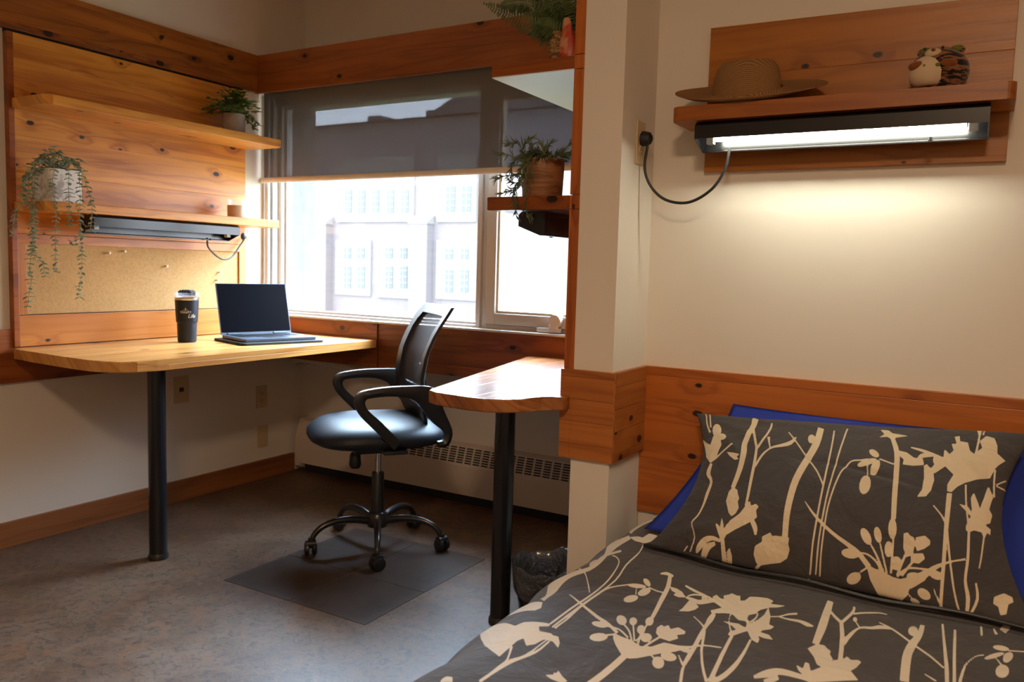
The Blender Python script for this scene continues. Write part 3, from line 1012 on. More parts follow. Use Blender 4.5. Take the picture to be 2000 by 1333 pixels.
put('column_sleeve', bm, M['black'], smooth=True, **k)
bm = nb()
lathe(bm, [(0.0135, 0.30), (0.0135, 0.405)], (0, 0, 0), 20)
put('gas_lift', bm, M['chrome'], smooth=True, **k)
bm = nb()
box(bm, (-0.10, -0.075, 0.395), (0.11, 0.075, 0.432), 0.008)
put('tilt_mechanism', bm, M['black'], **k)
bm = nb()
tube(bm, [(0.095, 0.02, 0.392), (0.095, 0.02, 0.385), (0.095, 0.02, 0.345), (0.095, 0.02, 0.332)], [0.016, 0.021, 0.024, 0.018], 18)
put('tension_knob', bm, M['black'], smooth=True, **k)
# seat cushion
bm = nb()
NS, NL = 14, 40
def seat_pt(a, f, top):
    # superellipse outline, front edge at +X
    c, s = math.cos(a), math.sin(a)
    e = 0.62
    ox = 0.262 * math.copysign(abs(c) ** e, c) + 0.012
    oy = 0.252 * math.copysign(abs(s) ** e, s) * (1.0 + 0.03 * c)
    x, y = ox * f, oy * f
    edge = (1 - f ** 5)
    if top:
        z = 0.474 + 0.058 * edge ** 0.5 - 0.012 * max(0, x / 0.25) ** 3 - 0.006 * math.exp(-((x + 0.03) ** 2 + y * y) / 0.02)
    else:
        z = 0.474 - 0.042 * edge ** 0.42
    return (x, y, z)
for top in (True, False):
    rings = []
    for i in range(NS + 1):
        f = math.sin(math.pi / 2 * i / NS)
        if i == 0:
            rings.append([bm.verts.new(seat_pt(0, 0, top))])
        else:
            rings.append([bm.verts.new(seat_pt(2 * math.pi * j / NL, f, top)) for j in range(NL)])
    for a_, b_ in zip(rings, rings[1:]):
        for j in range(NL):
            j2 = (j + 1) % NL
            if len(a_) == 1: bm.faces.new((a_[0], b_[j], b_[j2]))
            else: bm.faces.new((a_[j], b_[j], b_[j2], a_[j2]))
bmesh.ops.remove_doubles(bm, verts=bm.verts[:], dist=0.0004)
put('seat', bm, M['leather'], smooth=True, angle=80, **k)
# back: curved frame with mesh
def back_x(z):
    P = [(0.50, -0.170), (0.60, -0.150), (0.70, -0.142), (0.80, -0.160), (0.88, -0.196), (0.97, -0.255), (1.0, -0.28)]
    for (z0, x0), (z1, x1) in zip(P, P[1:]):
        if z <= z1:
            u_ = (z - z0) / (z1 - z0)
            return x0 + (x1 - x0) * u_
    return P[-1][1]
def back_w(z):
    return 0.215 - 0.05 * max(0.0, (0.66 - z) / 0.16) ** 1.5
def back_pt(y, z):
    return Vector((back_x(z) - 0.10 * (y / 0.215) ** 2 * -0.25, y, z))
outer, inner = [], []
zs = [0.60 + 0.37 * i / 18 for i in range(19)]
def loop(off, z0, z1, r):
    L = []
    n = 12
    zl = [z0 + (z1 - z0) * i / n for i in range(n + 1)]
    for z in zl[1:-1]: L.append((-(back_w(z) - off), z))
    for i in range(9):
        y = -(back_w(z1) - off) + r + (2 * (back_w(z1) - off) - 2 * r) * i / 8
        L.append((y, z1))
    for z in zl[1:-1][::-1]: L.append(((back_w(z) - off), z))
    for i in range(9):
        y = (back_w(z0) - off) - r - (2 * (back_w(z0) - off) - 2 * r) * i / 8
        L.append((y, z0))
    return L
LO = loop(0.0, 0.515, 0.975, 0.02)
LI = loop(0.052, 0.585, 0.940, 0.012)
bm = nb()
R = {}
for nm, L_ in (('o', LO), ('i', LI)):
    for sd_, dx in (('f', 0.012), ('b', -0.014)):
        if nm == 'o': dx *= 0.5
        R[nm + sd_] = [bm.verts.new(back_pt(y, z) + Vector((dx, 0, 0))) for y, z in L_]
n_ = len(LO)
for i in range(n_):
    j = (i + 1) % n_
    bm.faces.new((R['of'][i], R['of'][j], R['if'][j], R['if'][i]))
    bm.faces.new((R['ob'][j], R['ob'][i], R['ib'][i], R['ib'][j]))
    bm.faces.new((R['of'][j], R['of'][i], R['ob'][i], R['ob'][j]))
    bm.faces.new((R['if'][i], R['if'][j], R['ib'][j], R['ib'][i]))
put('back_frame', bm, M['black'], smooth=True, angle=35, **k)
bm = nb()
G = []
for i in range(15):
    z = 0.575 + (0.95 - 0.575) * i / 14
    G.append([bm.verts.new(back_pt(y, z)) for y in [(-1 + 2 * j / 10) * (back_w(z) - 0.03) for j in range(11)]])
for i in range(14):
    for j in range(10):
        bm.faces.new((G[i][j], G[i][j + 1], G[i + 1][j + 1], G[i + 1][j]))
put('back_mesh', bm, M['chair_mesh'], smooth=True, **k)
bm = nb()
L_ = [(0.10 * math.cos(a_), 0.68 + 0.055 * math.sin(a_)) for a_ in [math.radians(200 - i * 220 / 14) for i in range(15)]]
tube(bm, [back_pt(y, z) + Vector((-0.02, 0, 0)) for y, z in L_], 0.0065, 8)
tube(bm, [back_pt(-0.17, 0.645) + Vector((-0.018, 0, 0)), back_pt(0, 0.64) + Vector((-0.022, 0, 0)), back_pt(0.17, 0.645) + Vector((-0.018, 0, 0))], 0.009, 8)
put('lumbar_support', bm, M['black'], smooth=True, **k)
bm = nb()
tube(bm, smooth_path([(-0.06, 0, 0.412), (-0.17, 0, 0.415), (-0.215, 0, 0.45), (-0.195, 0, 0.54), (-0.168, 0, 0.62)]), [0.016, 0.020, 0.020, 0.018, 0.012], 12, flat=((0, 1, 0), 2.0))
put('back_bracket', bm, M['black'], smooth=True, **k)
# arms: closed loop in the side plane
for sg in (1, -1):
    Y = 0.258 * sg
    bm = nb()
    outerp = [(-0.005, 0.452), (0.061, 0.520), (0.118, 0.579), (0.142, 0.622), (0.140, 0.650), (0.119, 0.672), (0.035, 0.685), (-0.06, 0.688), (-0.138, 0.684), (-0.175, 0.655), (-0.189, 0.60), (-0.225, 0.520), (-0.222, 0.478), (-0.205, 0.455), (-0.175, 0.452)]
    innerp = [(-0.028, 0.482), (0.043, 0.557), (0.090, 0.600), (0.104, 0.625), (0.102, 0.640), (0.088, 0.647), (0.030, 0.652), (-0.035, 0.648), (-0.085, 0.630), (-0.112, 0.596), (-0.150, 0.548), (-0.192, 0.513), (-0.197, 0.490), (-0.190, 0.478), (-0.172, 0.474)]
    op = smooth_path([(x, 0, z) for x, z in outerp], 3)
    ip = smooth_path([(x, 0, z) for x, z in innerp], 3)
    hw = 0.019
    rows = []
    for o_, i_ in zip(op, ip):
        m_ = (o_ + i_) / 2
        rows.append([bm.verts.new(v) for v in (
            Vector((o_.x, Y - hw * 0.6, o_.z)), Vector((o_.x, Y + hw * 0.6, o_.z)), Vector((m_.x, Y + hw, m_.z)),
            Vector((i_.x, Y + hw * 0.6, i_.z)), Vector((i_.x, Y - hw * 0.6, i_.z)), Vector((m_.x, Y - hw, m_.z)))])
    for a_, b_ in zip(rows, rows[1:]):
        for j in range(6):
            bm.faces.new((a_[j], a_[(j + 1) % 6], b_[(j + 1) % 6], b_[j]))
    bm.faces.new(rows[0]); bm.faces.new(rows[-1][::-1])
    # mounting plate under the seat
    box(bm, (-0.06, min(Y, Y - 0.10 * sg), 0.430), (0.03, max(Y, Y - 0.10 * sg), 0.444), 0.003)
    put('armrest', bm, M['black'], smooth=True, angle=50, **k)

# ------------------------------------------------------------------ laptop on its sleeve
def frame2(origin, ang):
    w = Vector((math.cos(ang), math.sin(ang), 0)); f = Vector((w.y, -w.x, 0)); o_ = Vector(origin)
    return lambda a, b, h=0.0: o_ + w * a + f * b + Vector((0, 0, h))
F_ = frame2((-2.925, 2.447, 0.0), math.radians(74))
def slab(bm, fr, a0, a1, b0, b1, z0, z1, r=0.008, bev=0.0015):
    P = [(fr(a, b).x, fr(a, b).y) for a, b in rrect(a0, b0, a1, b1, r, 4)]
    return prism(bm, P, z0, z1, 2, bev)
bm = slab(nb(), F_, -0.025, 0.365, -0.035, 0.262, 0.7755, 0.786, 0.02, 0.003)
solo('laptop_sleeve', bm, M['sleeve'], F_(0.17, 0.11, 0.7755), 'flat black laptop sleeve lying under the open laptop on the desk', 'laptop sleeve')
t = thing('laptop', F_(0.17, 0.1, 0.787), 'open black laptop with a dark screen on the left desk', 'laptop')
put('keyboard_base', slab(nb(), F_, 0, 0.34, 0.0, 0.232, 0.7875, 0.800, 0.008, 0.002), M['alu'], t)
bm = nb()
for r_ in range(5):
    nk = 13
    for c_ in range(nk):
        a0 = 0.028 + c_ * 0.0220
        b0 = 0.028 + r_ * 0.0205
        slab(bm, F_, a0, a0 + 0.018, b0, b0 + 0.0165, 0.8002, 0.8018, 0.002, 0)
slab(bm, F_, 0.10, 0.22, 0.1305, 0.1455, 0.8002, 0.8018, 0.002, 0)
put('keys', bm, M['black'], t)
put('touchpad', slab(nb(), F_, 0.115, 0.225, 0.155, 0.222, 0.8001, 0.8006, 0.004, 0), M['slate_blue'], t)
bm = nb()
def lid_pt(a, h, off):
    # leans back away from the keyboard
    return F_(a, -0.004 - 0.058 * h / 0.222 - off * 0.968, 0.806 + h - off * 0.25)
def lid_box(bm, a0, a1, h0, h1, o0, o1):
    vs = [bm.verts.new(lid_pt(a, h, o_)) for a, h, o_ in ((a0, h0, o0), (a1, h0, o0), (a1, h1, o0), (a0, h1, o0), (a0, h0, o1), (a1, h0, o1), (a1, h1, o1), (a0, h1, o1))]
    for f in ((0, 1, 2, 3), (7, 6, 5, 4), (0, 4, 5, 1), (1, 5, 6, 2), (2, 6, 7, 3), (3, 7, 4, 0)):
        bm.faces.new([vs[i] for i in f])
lid_box(bm, 0, 0.34, -0.0055, 0.222, 0.0, 0.006)
ld = put('lid', bm, M['alu'], t)
bm = nb()
lid_box(bm, 0.003, 0.337, 0.004, 0.2195, -0.0008, 0.0)
put('display', bm, M['screen'], ld)
bm = nb()
bm.free()
for a0 in (0.03, 0.25):
    bm = nb()
    tube(bm, [F_(a0, -0.002, 0.803), F_(a0 + 0.06, -0.002, 0.803)], 0.005, 10)
    put('hinge', bm, M['alu'], t, smooth=True)

# ------------------------------------------------------------------ tumbler
tc = (-2.975, 2.306)
t = thing('tumbler', (tc[0], tc[1], 0.7755), 'dark grey insulated tumbler with clear lid standing on the left desk', 'tumbler')
bm = nb()
lathe(bm, [(0.0, 0.0), (0.036, 0.0), (0.0385, 0.004), (0.0405, 0.080), (0.0405, 0.083), (0.0445, 0.088), (0.049, 0.181), (0.047, 0.182), (0.0, 0.175)], (tc[0], tc[1], 0.7755), 36, close=False)
put('body', bm, M['slate_blue'], t, smooth=True, angle=30)
bm = nb()
lathe(bm, [(0.0485, 0.1815), (0.0497, 0.183), (0.0497, 0.193), (0.047, 0.194), (0.046, 0.182)], (tc[0], tc[1], 0.7755), 36, close=False)
put('rim', bm, M['steel'], t, smooth=True)
bm = nb()
lathe(bm, [(0.0455, 0.190), (0.051, 0.194), (0.052, 0.213), (0.050, 0.214), (0.048, 0.200), (0.0, 0.199), (0.0, 0.190)], (tc[0], tc[1], 0.7755), 36, close=False)
ld = put('lid', bm, M['clear'], t, smooth=True)
bm = nb()
vd = Vector((2.975, -2.306, 0)).normalized(); vs_ = Vector((-vd.y, vd.x, 0))
for q in range(9):
    cxx = tc[0] + vs_.x * (q - 4) * 0.0058
    cyy = tc[1] + vs_.y * (q - 4) * 0.0058
    h = 0.222 + (0.004 if q % 2 else 0.0) - abs(q - 4) * 0.0006
    box(bm, (cxx - 0.0034, cyy - 0.013, 0.7755 + 0.2), (cxx + 0.0034, cyy + 0.013, 0.7755 + h), 0.001)
put('flip_cap', bm, M['black'], ld)
def text_on_cylinder(body, size, z, ang_off, r0, shear=0.0):
    cu = bpy.data.curves.new('print_text', 'FONT')
    cu.body = body; cu.size = size; cu.align_x = 'CENTER'; cu.extrude = 0.0; cu.shear = shear
    o = bpy.data.objects.new('print_text', cu)
    COL.objects.link(o)
    dg = bpy.context.evaluated_depsgraph_get()
    me = bpy.data.meshes.new_from_object(o.evaluated_get(dg))
    bm = nb(); bm.from_mesh(me)
    bpy.data.objects.remove(o); bpy.data.curves.remove(cu); bpy.data.meshes.remove(me)
    base = math.atan2(vd.y, vd.x) + ang_off
    for v in bm.verts:
        zz = z + v.co.y
        r = r0 + 0.0005 + (zz - 0.088) * 0.048
        a = base + v.co.x / r
        v.co = Vector((tc[0] + r * math.cos(a), tc[1] + r * math.sin(a), 0.7755 + zz))
    return bm
bm = text_on_cylinder('TRINITY', 0.0130, 0.126, -0.12, 0.0449)
b2 = text_on_cylinder('Life', 0.022, 0.107, 0.40, 0.0449, 0.3)
me = bpy.data.meshes.new('tmp_letters'); b2.to_mesh(me); b2.free(); bm.from_mesh(me); bpy.data.meshes.remove(me)
put('lettering', bm, M['silver_print'], t, normals=False)
bm = nb()
base = math.atan2(vd.y, vd.x) - 0.12
def cp(a, z): 
    r = 0.0449 + 0.0006 + (z - 0.088) * 0.048
    return Vector((tc[0] + r * math.cos(base + a / r), tc[1] + r * math.sin(base + a / r), 0.7755 + z))
tube(bm, [cp(0, 0.137), cp(0, 0.150)], 0.0005, 6)
tube(bm, [cp(-0.003, 0.1445), cp(0.003, 0.1445)], 0.0005, 6)
tube(bm, [cp(-0.012, 0.1375), cp(-0.006, 0.1415), cp(0, 0.139), cp(0.006, 0.1415), cp(0.012, 0.1375)], 0.0004, 6)
put('emblem', bm, M['silver_print'], t)

# ------------------------------------------------------------------ candle
cc = (-3.085, 2.672, 1.330)
t = thing('candle_jar', cc, 'small glass jar candle at the window end of the lower shelf', 'candle')
bm = nb()
lathe(bm, [(0.0, 0.0), (0.043, 0.0), (0.045, 0.003), (0.045, 0.088), (0.0435, 0.088), (0.043, 0.006), (0.0, 0.006)], cc, 32, close=False)
put('glass_jar', bm, M['clear'], t, smooth=True)
bm = nb()
lathe(bm, [(0.0425, 0.0065), (0.0425, 0.060), (0.0, 0.058)], cc, 32)
put('wax', bm, M['wax'], t, smooth=True)

# ------------------------------------------------------------------ trailing eucalyptus on the lower left shelf
pc = (-3.06, 1.80, 1.3295)
t = thing('trailing_plant', pc, 'trailing grey-green eucalyptus in a marbled pot on the lower left shelf', 'potted plant')
bm = nb()
P = rrect(-3.125, 1.735, -2.995, 1.865, 0.02, 4)
prism(bm, P, 1.3295, 1.452, 2, 0.002)
put('pot', bm, M['marble_pot'], t)
bm = nb()
prism(bm, rrect(-3.118, 1.742, -3.002, 1.858, 0.015, 4), 1.452, 1.455, 2)
put('soil', bm, M['soil'], t)
rnd = random.Random(5)
VINES = {'a': (-3.03, [(1.629, 1.439), (1.61, 1.383), (1.613, 1.329), (1.581, 1.29), (1.571, 1.253), (1.561, 1.199)]),
 'b': (-3.03, [(1.657, 1.456), (1.605, 1.382), (1.613, 1.329), (1.634, 1.285), (1.629, 1.239), (1.632, 1.193), (1.624, 1.129), (1.62, 1.083), (1.624, 1.041), (1.616, 0.995), (1.608, 0.945)]),
 'b2': (-3.04, [(1.665, 1.466), (1.625, 1.40), (1.628, 1.34), (1.64, 1.27), (1.635, 1.20), (1.63, 1.14)]),
 'b3': (-3.02, [(1.66, 1.456), (1.615, 1.392), (1.60, 1.339), (1.605, 1.30)]),
 'c': (-3.02, [(1.646, 1.409), (1.644, 1.332), (1.638, 1.249), (1.639, 1.18), (1.64, 1.134), (1.667, 1.102), (1.675, 1.056)]),
 'd': (-2.94, [(1.714, 1.47), (1.714, 1.44), (1.706, 1.379), (1.714, 1.328), (1.718, 1.273), (1.715, 1.23), (1.713, 1.169), (1.714, 1.113), (1.711, 1.084), (1.721, 1.065)]),
 'e': (-2.94, [(1.751, 1.477), (1.767, 1.437), (1.766, 1.385), (1.767, 1.319), (1.766, 1.276), (1.771, 1.248)]),
 'f': (-2.93, [(1.805, 1.455), (1.808, 1.403), (1.81, 1.356), (1.806, 1.279), (1.81, 1.236), (1.812, 1.183), (1.813, 1.139), (1.81, 1.091), (1.806, 1.037), (1.798, 1.013), (1.801, 0.979)]),
 'g': (-2.93, [(1.81, 1.461), (1.829, 1.41), (1.848, 1.359), (1.855, 1.321), (1.852, 1.262), (1.846, 1.233)]),
 'h': (-2.92, [(1.809, 1.22), (1.795, 1.19), (1.784, 1.17), (1.772, 1.183)])}
def vine(bm, path, stem_r, step, L, W, rnd, spread=0.6):
    tube(bm, path, stem_r, 5)
    acc = 0.0
    flip = 0
    for i in range(1, len(path)):
        acc += (path[i] - path[i - 1]).length
        if acc >= step:
            acc = 0.0
            flip += 1
            tdir = (path[i] - path[i - 1]).normalized()
            a = rnd.random() * 3.14
            for sgn in (-1, 1):
                side = Vector((math.cos(a), math.sin(a), 0)) * sgn
                d = side + tdir * spread * rnd.uniform(0.2, 1.0) + Vector((0, 0, rnd.uniform(-0.2, 0.35)))
                leaf(bm, path[i], d, Vector((rnd.uniform(-.3, .3), rnd.uniform(-.3, .3), 1)), L * rnd.uniform(0.75, 1.15), W * rnd.uniform(0.8, 1.15), rnd.uniform(0.0, 0.3))
for key, (vx, pts) in VINES.items():
    s_ = vx / -2.93
    pts3 = [(vx, y * s_, 1.13 + (z - 1.13) * s_) for y, z in pts]
    if key != 'h':
        pts3 = [(-3.055, 1.80 if key in 'efg' else 1.77, 1.455), ((vx - 3.05) / 2, (pts3[0][1] + 1.79) / 2, pts3[0][2] + 0.035)] + pts3
    path = smooth_path(pts3, 9)
    bm = nb()
    vine(bm, path, 0.0012, 0.0135, 0.020, 0.014, rnd)
    put('vine', bm, M['leaf_grey'], t)
bm = nb()
for i in range(11):
    a = rnd.uniform(0, 6.28); r_ = rnd.uniform(0.03, 0.08)
    p0 = Vector((-3.06, 1.80, 1.455)); p1 = p0 + Vector((math.cos(a) * r_ * 0.6, math.sin(a) * r_, rnd.uniform(0.02, 0.05)))
    p2 = p0 + Vector((math.cos(a) * r_, math.sin(a) * r_ * 1.2, rnd.uniform(-0.03, 0.035)))
    vine(bm, smooth_path([p0, p1, p2], 7), 0.001, 0.011, 0.019, 0.013, rnd)
path = smooth_path([(-3.05, 1.79, 1.455), (-3.02, 1.76, 1.50), (-2.99, 1.745, 1.53)], 8)
vine(bm, path, 0.0011, 0.011, 0.017, 0.012, rnd)
put('crown_leaves', bm, M['leaf_grey'], t)

# ------------------------------------------------------------------ small bushy plant on the upper left shelf
pc = Vector((-3.085, 2.655, 1.7125))
t = thing('small_potted_plant', pc, 'small leafy dark green plant in a grey pot on the upper left shelf', 'potted plant')
bm = nb()
lathe(bm, [(0.0, 0.0), (0.044, 0.0), (0.049, 0.006), (0.050, 0.095), (0.046, 0.095), (0.045, 0.085), (0.0, 0.085)], pc, 32, close=False)
put('pot', bm, M['grey_pot'], t, smooth=True)
bm = nb()
for i in range(62):
    a = rnd.uniform(0, 6.28)
    out = rnd.uniform(0.25, 1.0)
    hh = rnd.uniform(0.05, 0.135) * (1.25 - 0.75 * out)
    p0 = pc + Vector((math.cos(a) * 0.02, math.sin(a) * 0.02, 0.085))
    p1 = p0 + Vector((math.cos(a) * 0.05 * out, math.sin(a) * 0.05 * out, hh * 0.8))
    p2 = p0 + Vector((math.cos(a) * 0.105 * out, math.sin(a) * 0.105 * out, hh + (-0.03 if out > 0.8 else 0.0)))
    if p2.x < -3.185: p2.x = -3.185
    if p1.x < -3.18: p1.x = -3.18
    vine(bm, smooth_path([p0, p1, p2], 6), 0.0011, 0.014, 0.030, 0.012, rnd, 1.0)
for (dy, dz, dx) in ((0.10, 0.01, 0.02), (0.12, -0.01, 0.03), (0.085, -0.03, 0.04)):
    vine(bm, smooth_path([pc + Vector((0, 0.02, 0.088)), pc + Vector((dx * 0.6, dy * 0.6, 0.11 + dz)), pc + Vector((dx, dy, 0.075 + dz))], 7), 0.0011, 0.012, 0.030, 0.010, rnd, 1.2)
put('foliage', bm, M['leaf_dark'], t)

# ------------------------------------------------------------------ plants on the shelving unit
pc = Vector((-1.212, 2.232, 1.348))
t = thing('spider_leaf_plant', pc, 'plant with thin drooping stems in a woodgrain pot on the middle shelf', 'potted plant')
bm = nb()
lathe(bm, [(0.0, 0.0), (0.060, 0.0), (0.062, 0.004), (0.067, 0.118), (0.063, 0.118), (0.062, 0.108), (0.0, 0.108)], pc, 36, close=False)
put('pot', bm, M['wood_pot'], t, smooth=True)
def fork(bm, p, d, L, rnd):
    d = Vector(d).normalized()
    for k_ in range(3):
        dd = (d + Vector((rnd.uniform(-.8, .8), rnd.uniform(-.5, .5), rnd.uniform(-.6, .6)))).normalized()
        q1 = p + dd * L * 0.5
        q2 = p + dd * L + Vector((0, 0, rnd.uniform(-0.3, 0.2) * L))
        tube(bm, [p, q1, q2], [0.0010, 0.0018, 0.0005], 5)
STEMS = [[(-1.255, 1.471), (-1.269, 1.494), (-1.253, 1.521), (-1.234, 1.53)], [(-1.255, 1.474), (-1.283, 1.514), (-1.306, 1.514), (-1.317, 1.516)],
 [(-1.258, 1.468), (-1.288, 1.472), (-1.331, 1.486), (-1.362, 1.487)], [(-1.252, 1.465), (-1.288, 1.467), (-1.304, 1.451), (-1.306, 1.428), (-1.276, 1.421)],
 [(-1.252, 1.465), (-1.27, 1.444), (-1.283, 1.422), (-1.329, 1.418), (-1.356, 1.411)], [(-1.252, 1.465), (-1.273, 1.433), (-1.279, 1.399), (-1.291, 1.377), (-1.29, 1.34), (-1.285, 1.297)],
 [(-1.239, 1.47), (-1.25, 1.421), (-1.251, 1.365), (-1.249, 1.308), (-1.236, 1.296)], [(-1.26, 1.43), (-1.279, 1.399), (-1.298, 1.397), (-1.31, 1.404)],
 [(-1.27, 1.40), (-1.291, 1.377), (-1.308, 1.372), (-1.336, 1.365)], [(-1.194, 1.471), (-1.188, 1.496), (-1.17, 1.512)], [(-1.2, 1.471), (-1.195, 1.493), (-1.203, 1.511)],
 [(-1.169, 1.47), (-1.138, 1.479), (-1.106, 1.504)], [(-1.162, 1.47), (-1.128, 1.476), (-1.105, 1.475)], [(-1.232, 1.473), (-1.239, 1.492), (-1.237, 1.506)], [(-1.219, 1.469), (-1.225, 1.445), (-1.227, 1.425)]]
for st in STEMS:
    low = min(z for x, z in st) < 1.40
    yy = 2.122 if low else 2.17
    s_ = yy / 2.2
    pts = [Vector((x * s_, yy, 1.13 + (z - 1.13) * s_)) for x, z in st]
    pts = [pc + Vector(((pts[0].x - pc.x) * 0.3, -0.01, 0.112)), Vector(((pts[0].x + pc.x) / 2, (yy + pc.y) / 2, max(pts[0].z, 1.475) + 0.004))] + pts
    path = smooth_path(pts, 6)
    bm = nb()
    tube(bm, path, 0.0014, 5)
    for i in range(4, len(path), 2):
        fork(bm, path[i], (path[i] - path[i - 1]), rnd.uniform(0.016, 0.03), rnd)
    put('stem', bm, M['leaf_succ'], t)
bm = nb()
for i in range(40):
    a = rnd.uniform(0, 6.28)
    p0 = pc + Vector((math.cos(a) * 0.035, math.sin(a) * 0.035, 0.11))
    d = Vector((math.cos(a), math.sin(a), rnd.uniform(0.1, 1.4))).normalized()
    L = rnd.uniform(0.02, 0.05)
    tube(bm, [p0, p0 + d * L * 0.6, p0 + d * L + Vector((0, 0, -0.004))], [0.0014, 0.0014, 0.0008], 5)
    fork(bm, p0 + d * L * 0.9, d, 0.02, rnd)
put('leaf_tuft', bm, M['leaf_succ'], t)

pc = Vector((-1.155, 2.235, 1.743))
t = thing('fern_basket', pc, 'green fern in a woven basket on top of the shelving unit', 'potted plant')
bm = nb()
prof = []
for i in range(15):
    z = 0.088 * i / 14
    prof.append((0.040 + 0.006 * math.sin(z / 0.088 * 2.2) + (0.0015 if i % 2 else 0), z))
lathe(bm, [(0.0, 0.0)] + prof + [(0.037, 0.087), (0.036, 0.075), (0.0, 0.075)], pc, 30, close=False)
for i in range(30):
    a = 2 * math.pi * i / 30
    tube(bm, [pc + Vector((0.0465 * math.cos(a), 0.0465 * math.sin(a), 0.085)), pc + Vector((0.049 * math.cos(a + .1), 0.049 * math.sin(a + .1), 0.092)), pc + Vector((0.044 * math.cos(a + .2), 0.044 * math.sin(a + .2), 0.087))], 0.003, 6)
put('basket', bm, M['basket'], t, smooth=True)
FR = [([(-1.194, 1.821), (-1.236, 1.856), (-1.315, 1.898), (-1.396, 1.938)], 2.22), ([(-1.182, 1.826), (-1.201, 1.873), (-1.245, 1.918), (-1.289, 1.924), (-1.33, 1.915)], 2.22),
 ([(-1.174, 1.831), (-1.193, 1.894), (-1.211, 1.933), (-1.229, 1.957)], 2.22), ([(-1.165, 1.833), (-1.176, 1.892), (-1.17, 1.949)], 2.22), ([(-1.157, 1.832), (-1.143, 1.902), (-1.128, 1.943)], 2.22),
 ([(-1.174, 1.828), (-1.21, 1.882), (-1.262, 1.909), (-1.294, 1.903)], 2.26), ([(-1.165, 1.833), (-1.184, 1.875), (-1.196, 1.896)], 2.22),
 ([(-1.18, 1.83), (-1.215, 1.86), (-1.26, 1.875), (-1.30, 1.865)], 2.28), ([(-1.16, 1.83), (-1.15, 1.88), (-1.19, 1.94), (-1.24, 1.99)], 2.27), ([(-1.15, 1.83), (-1.13, 1.89), (-1.105, 1.96)], 2.25),
 ([(-1.17, 1.83), (-1.20, 1.88), (-1.255, 1.93), (-1.29, 1.97)], 2.30), ([(-1.15, 1.83), (-1.15, 1.93), (-1.14, 2.03)], 2.26), ([(-1.17, 1.83), (-1.18, 1.90), (-1.20, 1.98)], 2.30), ([(-1.16, 1.83), (-1.14, 1.87), (-1.10, 1.90)], 2.30), ([(-1.16, 1.83), (-1.19, 1.85), (-1.22, 1.862)], 2.20)]
for st, yy in FR:
    s_ = yy / 2.22
    pts = [pc + Vector((-0.01, 0, 0.075))] + [Vector((x * s_, yy - 0.02 * i_ * (1 if yy < 2.25 else -1), 1.13 + (z - 1.13) * s_)) for i_, (x, z) in enumerate(st)]
    path = smooth_path(pts, 10)
    bm = nb()
    tube(bm, path, 0.0012, 5)
    n_ = len(path)
    for i in range(6, n_):
        f = i / n_
        tdir = (path[i] - path[i - 1]).normalized()
        side = tdir.cross(Vector((0, 1, 0.3))).normalized()
        L = 0.034 * math.sin(math.pi * min(1, 0.12 + f * 0.92)) ** 0.7 + 0.004
        for sgn in (-1, 1):
            d = side * sgn + tdir * 0.45 + Vector((0, rnd.uniform(-.25, .25), 0))
            leaf(bm, path[i], d, Vector((0.2, -1, 0.3)), L, 0.0065, 0.12)
    put('frond', bm, M['leaf_fern'], t)

# marbled orange ornament in front of the basket
t0 = Vector((-1.106, 2.168, 1.743))
bm = nb()
prof = [(0.028, 0.0), (0.031, 0.012), (0.030, 0.035), (0.024, 0.060), (0.017, 0.085), (0.013, 0.110), (0.009, 0.118)]
seg = 20
rings = []
for r_, z in prof:
    ring_ = []
    for q in range(seg):
        a = 2 * math.pi * q / seg
        tw = z * 14
        rr = r_ * (1 + 0.16 * math.sin(2 * a + tw))
        ring_.append(bm.verts.new(t0 + Vector((rr * math.cos(a) * 0.85 - z * 0.10 + 0.004, rr * math.sin(a) * 0.6, z))))
    rings.append(ring_)
for a_, b_ in zip(rings, rings[1:]):
    for q in range(seg):
        bm.faces.new((a_[q], a_[(q + 1) % seg], b_[(q + 1) % seg], b_[q]))
bm.faces.new(rings[0][::-1]); bm.faces.new(rings[-1])
solo('twisted_ornament', bm, M['shell'], t0, 'twisted orange and cream marbled ornament standing beside the fern basket', 'ornament', smooth=True)

# ------------------------------------------------------------------ straw hat
hc = Vector((-0.602, 2.262, 1.588))
t = thing('straw_hat', hc, 'wide-brimmed brown straw hat lying on the shelf above the bed', 'hat')
bm = nb()
NR, NA = 10, 64
def brim(rf, a):
    rx = 0.090 + (0.204 - 0.090) * rf
    ry = 0.066 + (0.094 - 0.066) * rf
    x_, y_ = rx * math.cos(a), ry * math.sin(a)
    z_ = 0.006 + (y_ + 0.094) * 0.42 + 0.010 * rf ** 2 * max(0, -math.cos(a)) ** 3 - 0.010 * math.sin(math.pi * rf) 
    return hc + Vector((x_, y_, max(z_, 0.0035)))
    rx = 0.092 + (0.212 - 0.092) * rf
    ry = 0.082 + (0.118 - 0.082) * rf if math.sin(a) > 0 else 0.082 + (0.128 - 0.082) * rf
    # the brim curls up at the left and is pressed against the board behind
    z = 0.028 - 0.022 * math.sin(math.pi * min(1, rf)) * 0.6
    z += rf ** 2 * (0.030 * max(0, -math.cos(a)) ** 2 + 0.004 * max(0, math.cos(a)) ** 2 + 0.030 * max(0, math.sin(a)) ** 2 + 0.0 * max(0, -math.sin(a)))
    z -= rf * 0.020 * max(0, -math.sin(a)) ** 1.5
    return hc + Vector((rx * math.cos(a), ry * math.sin(a) * 0.72, max(z, 0.003)))
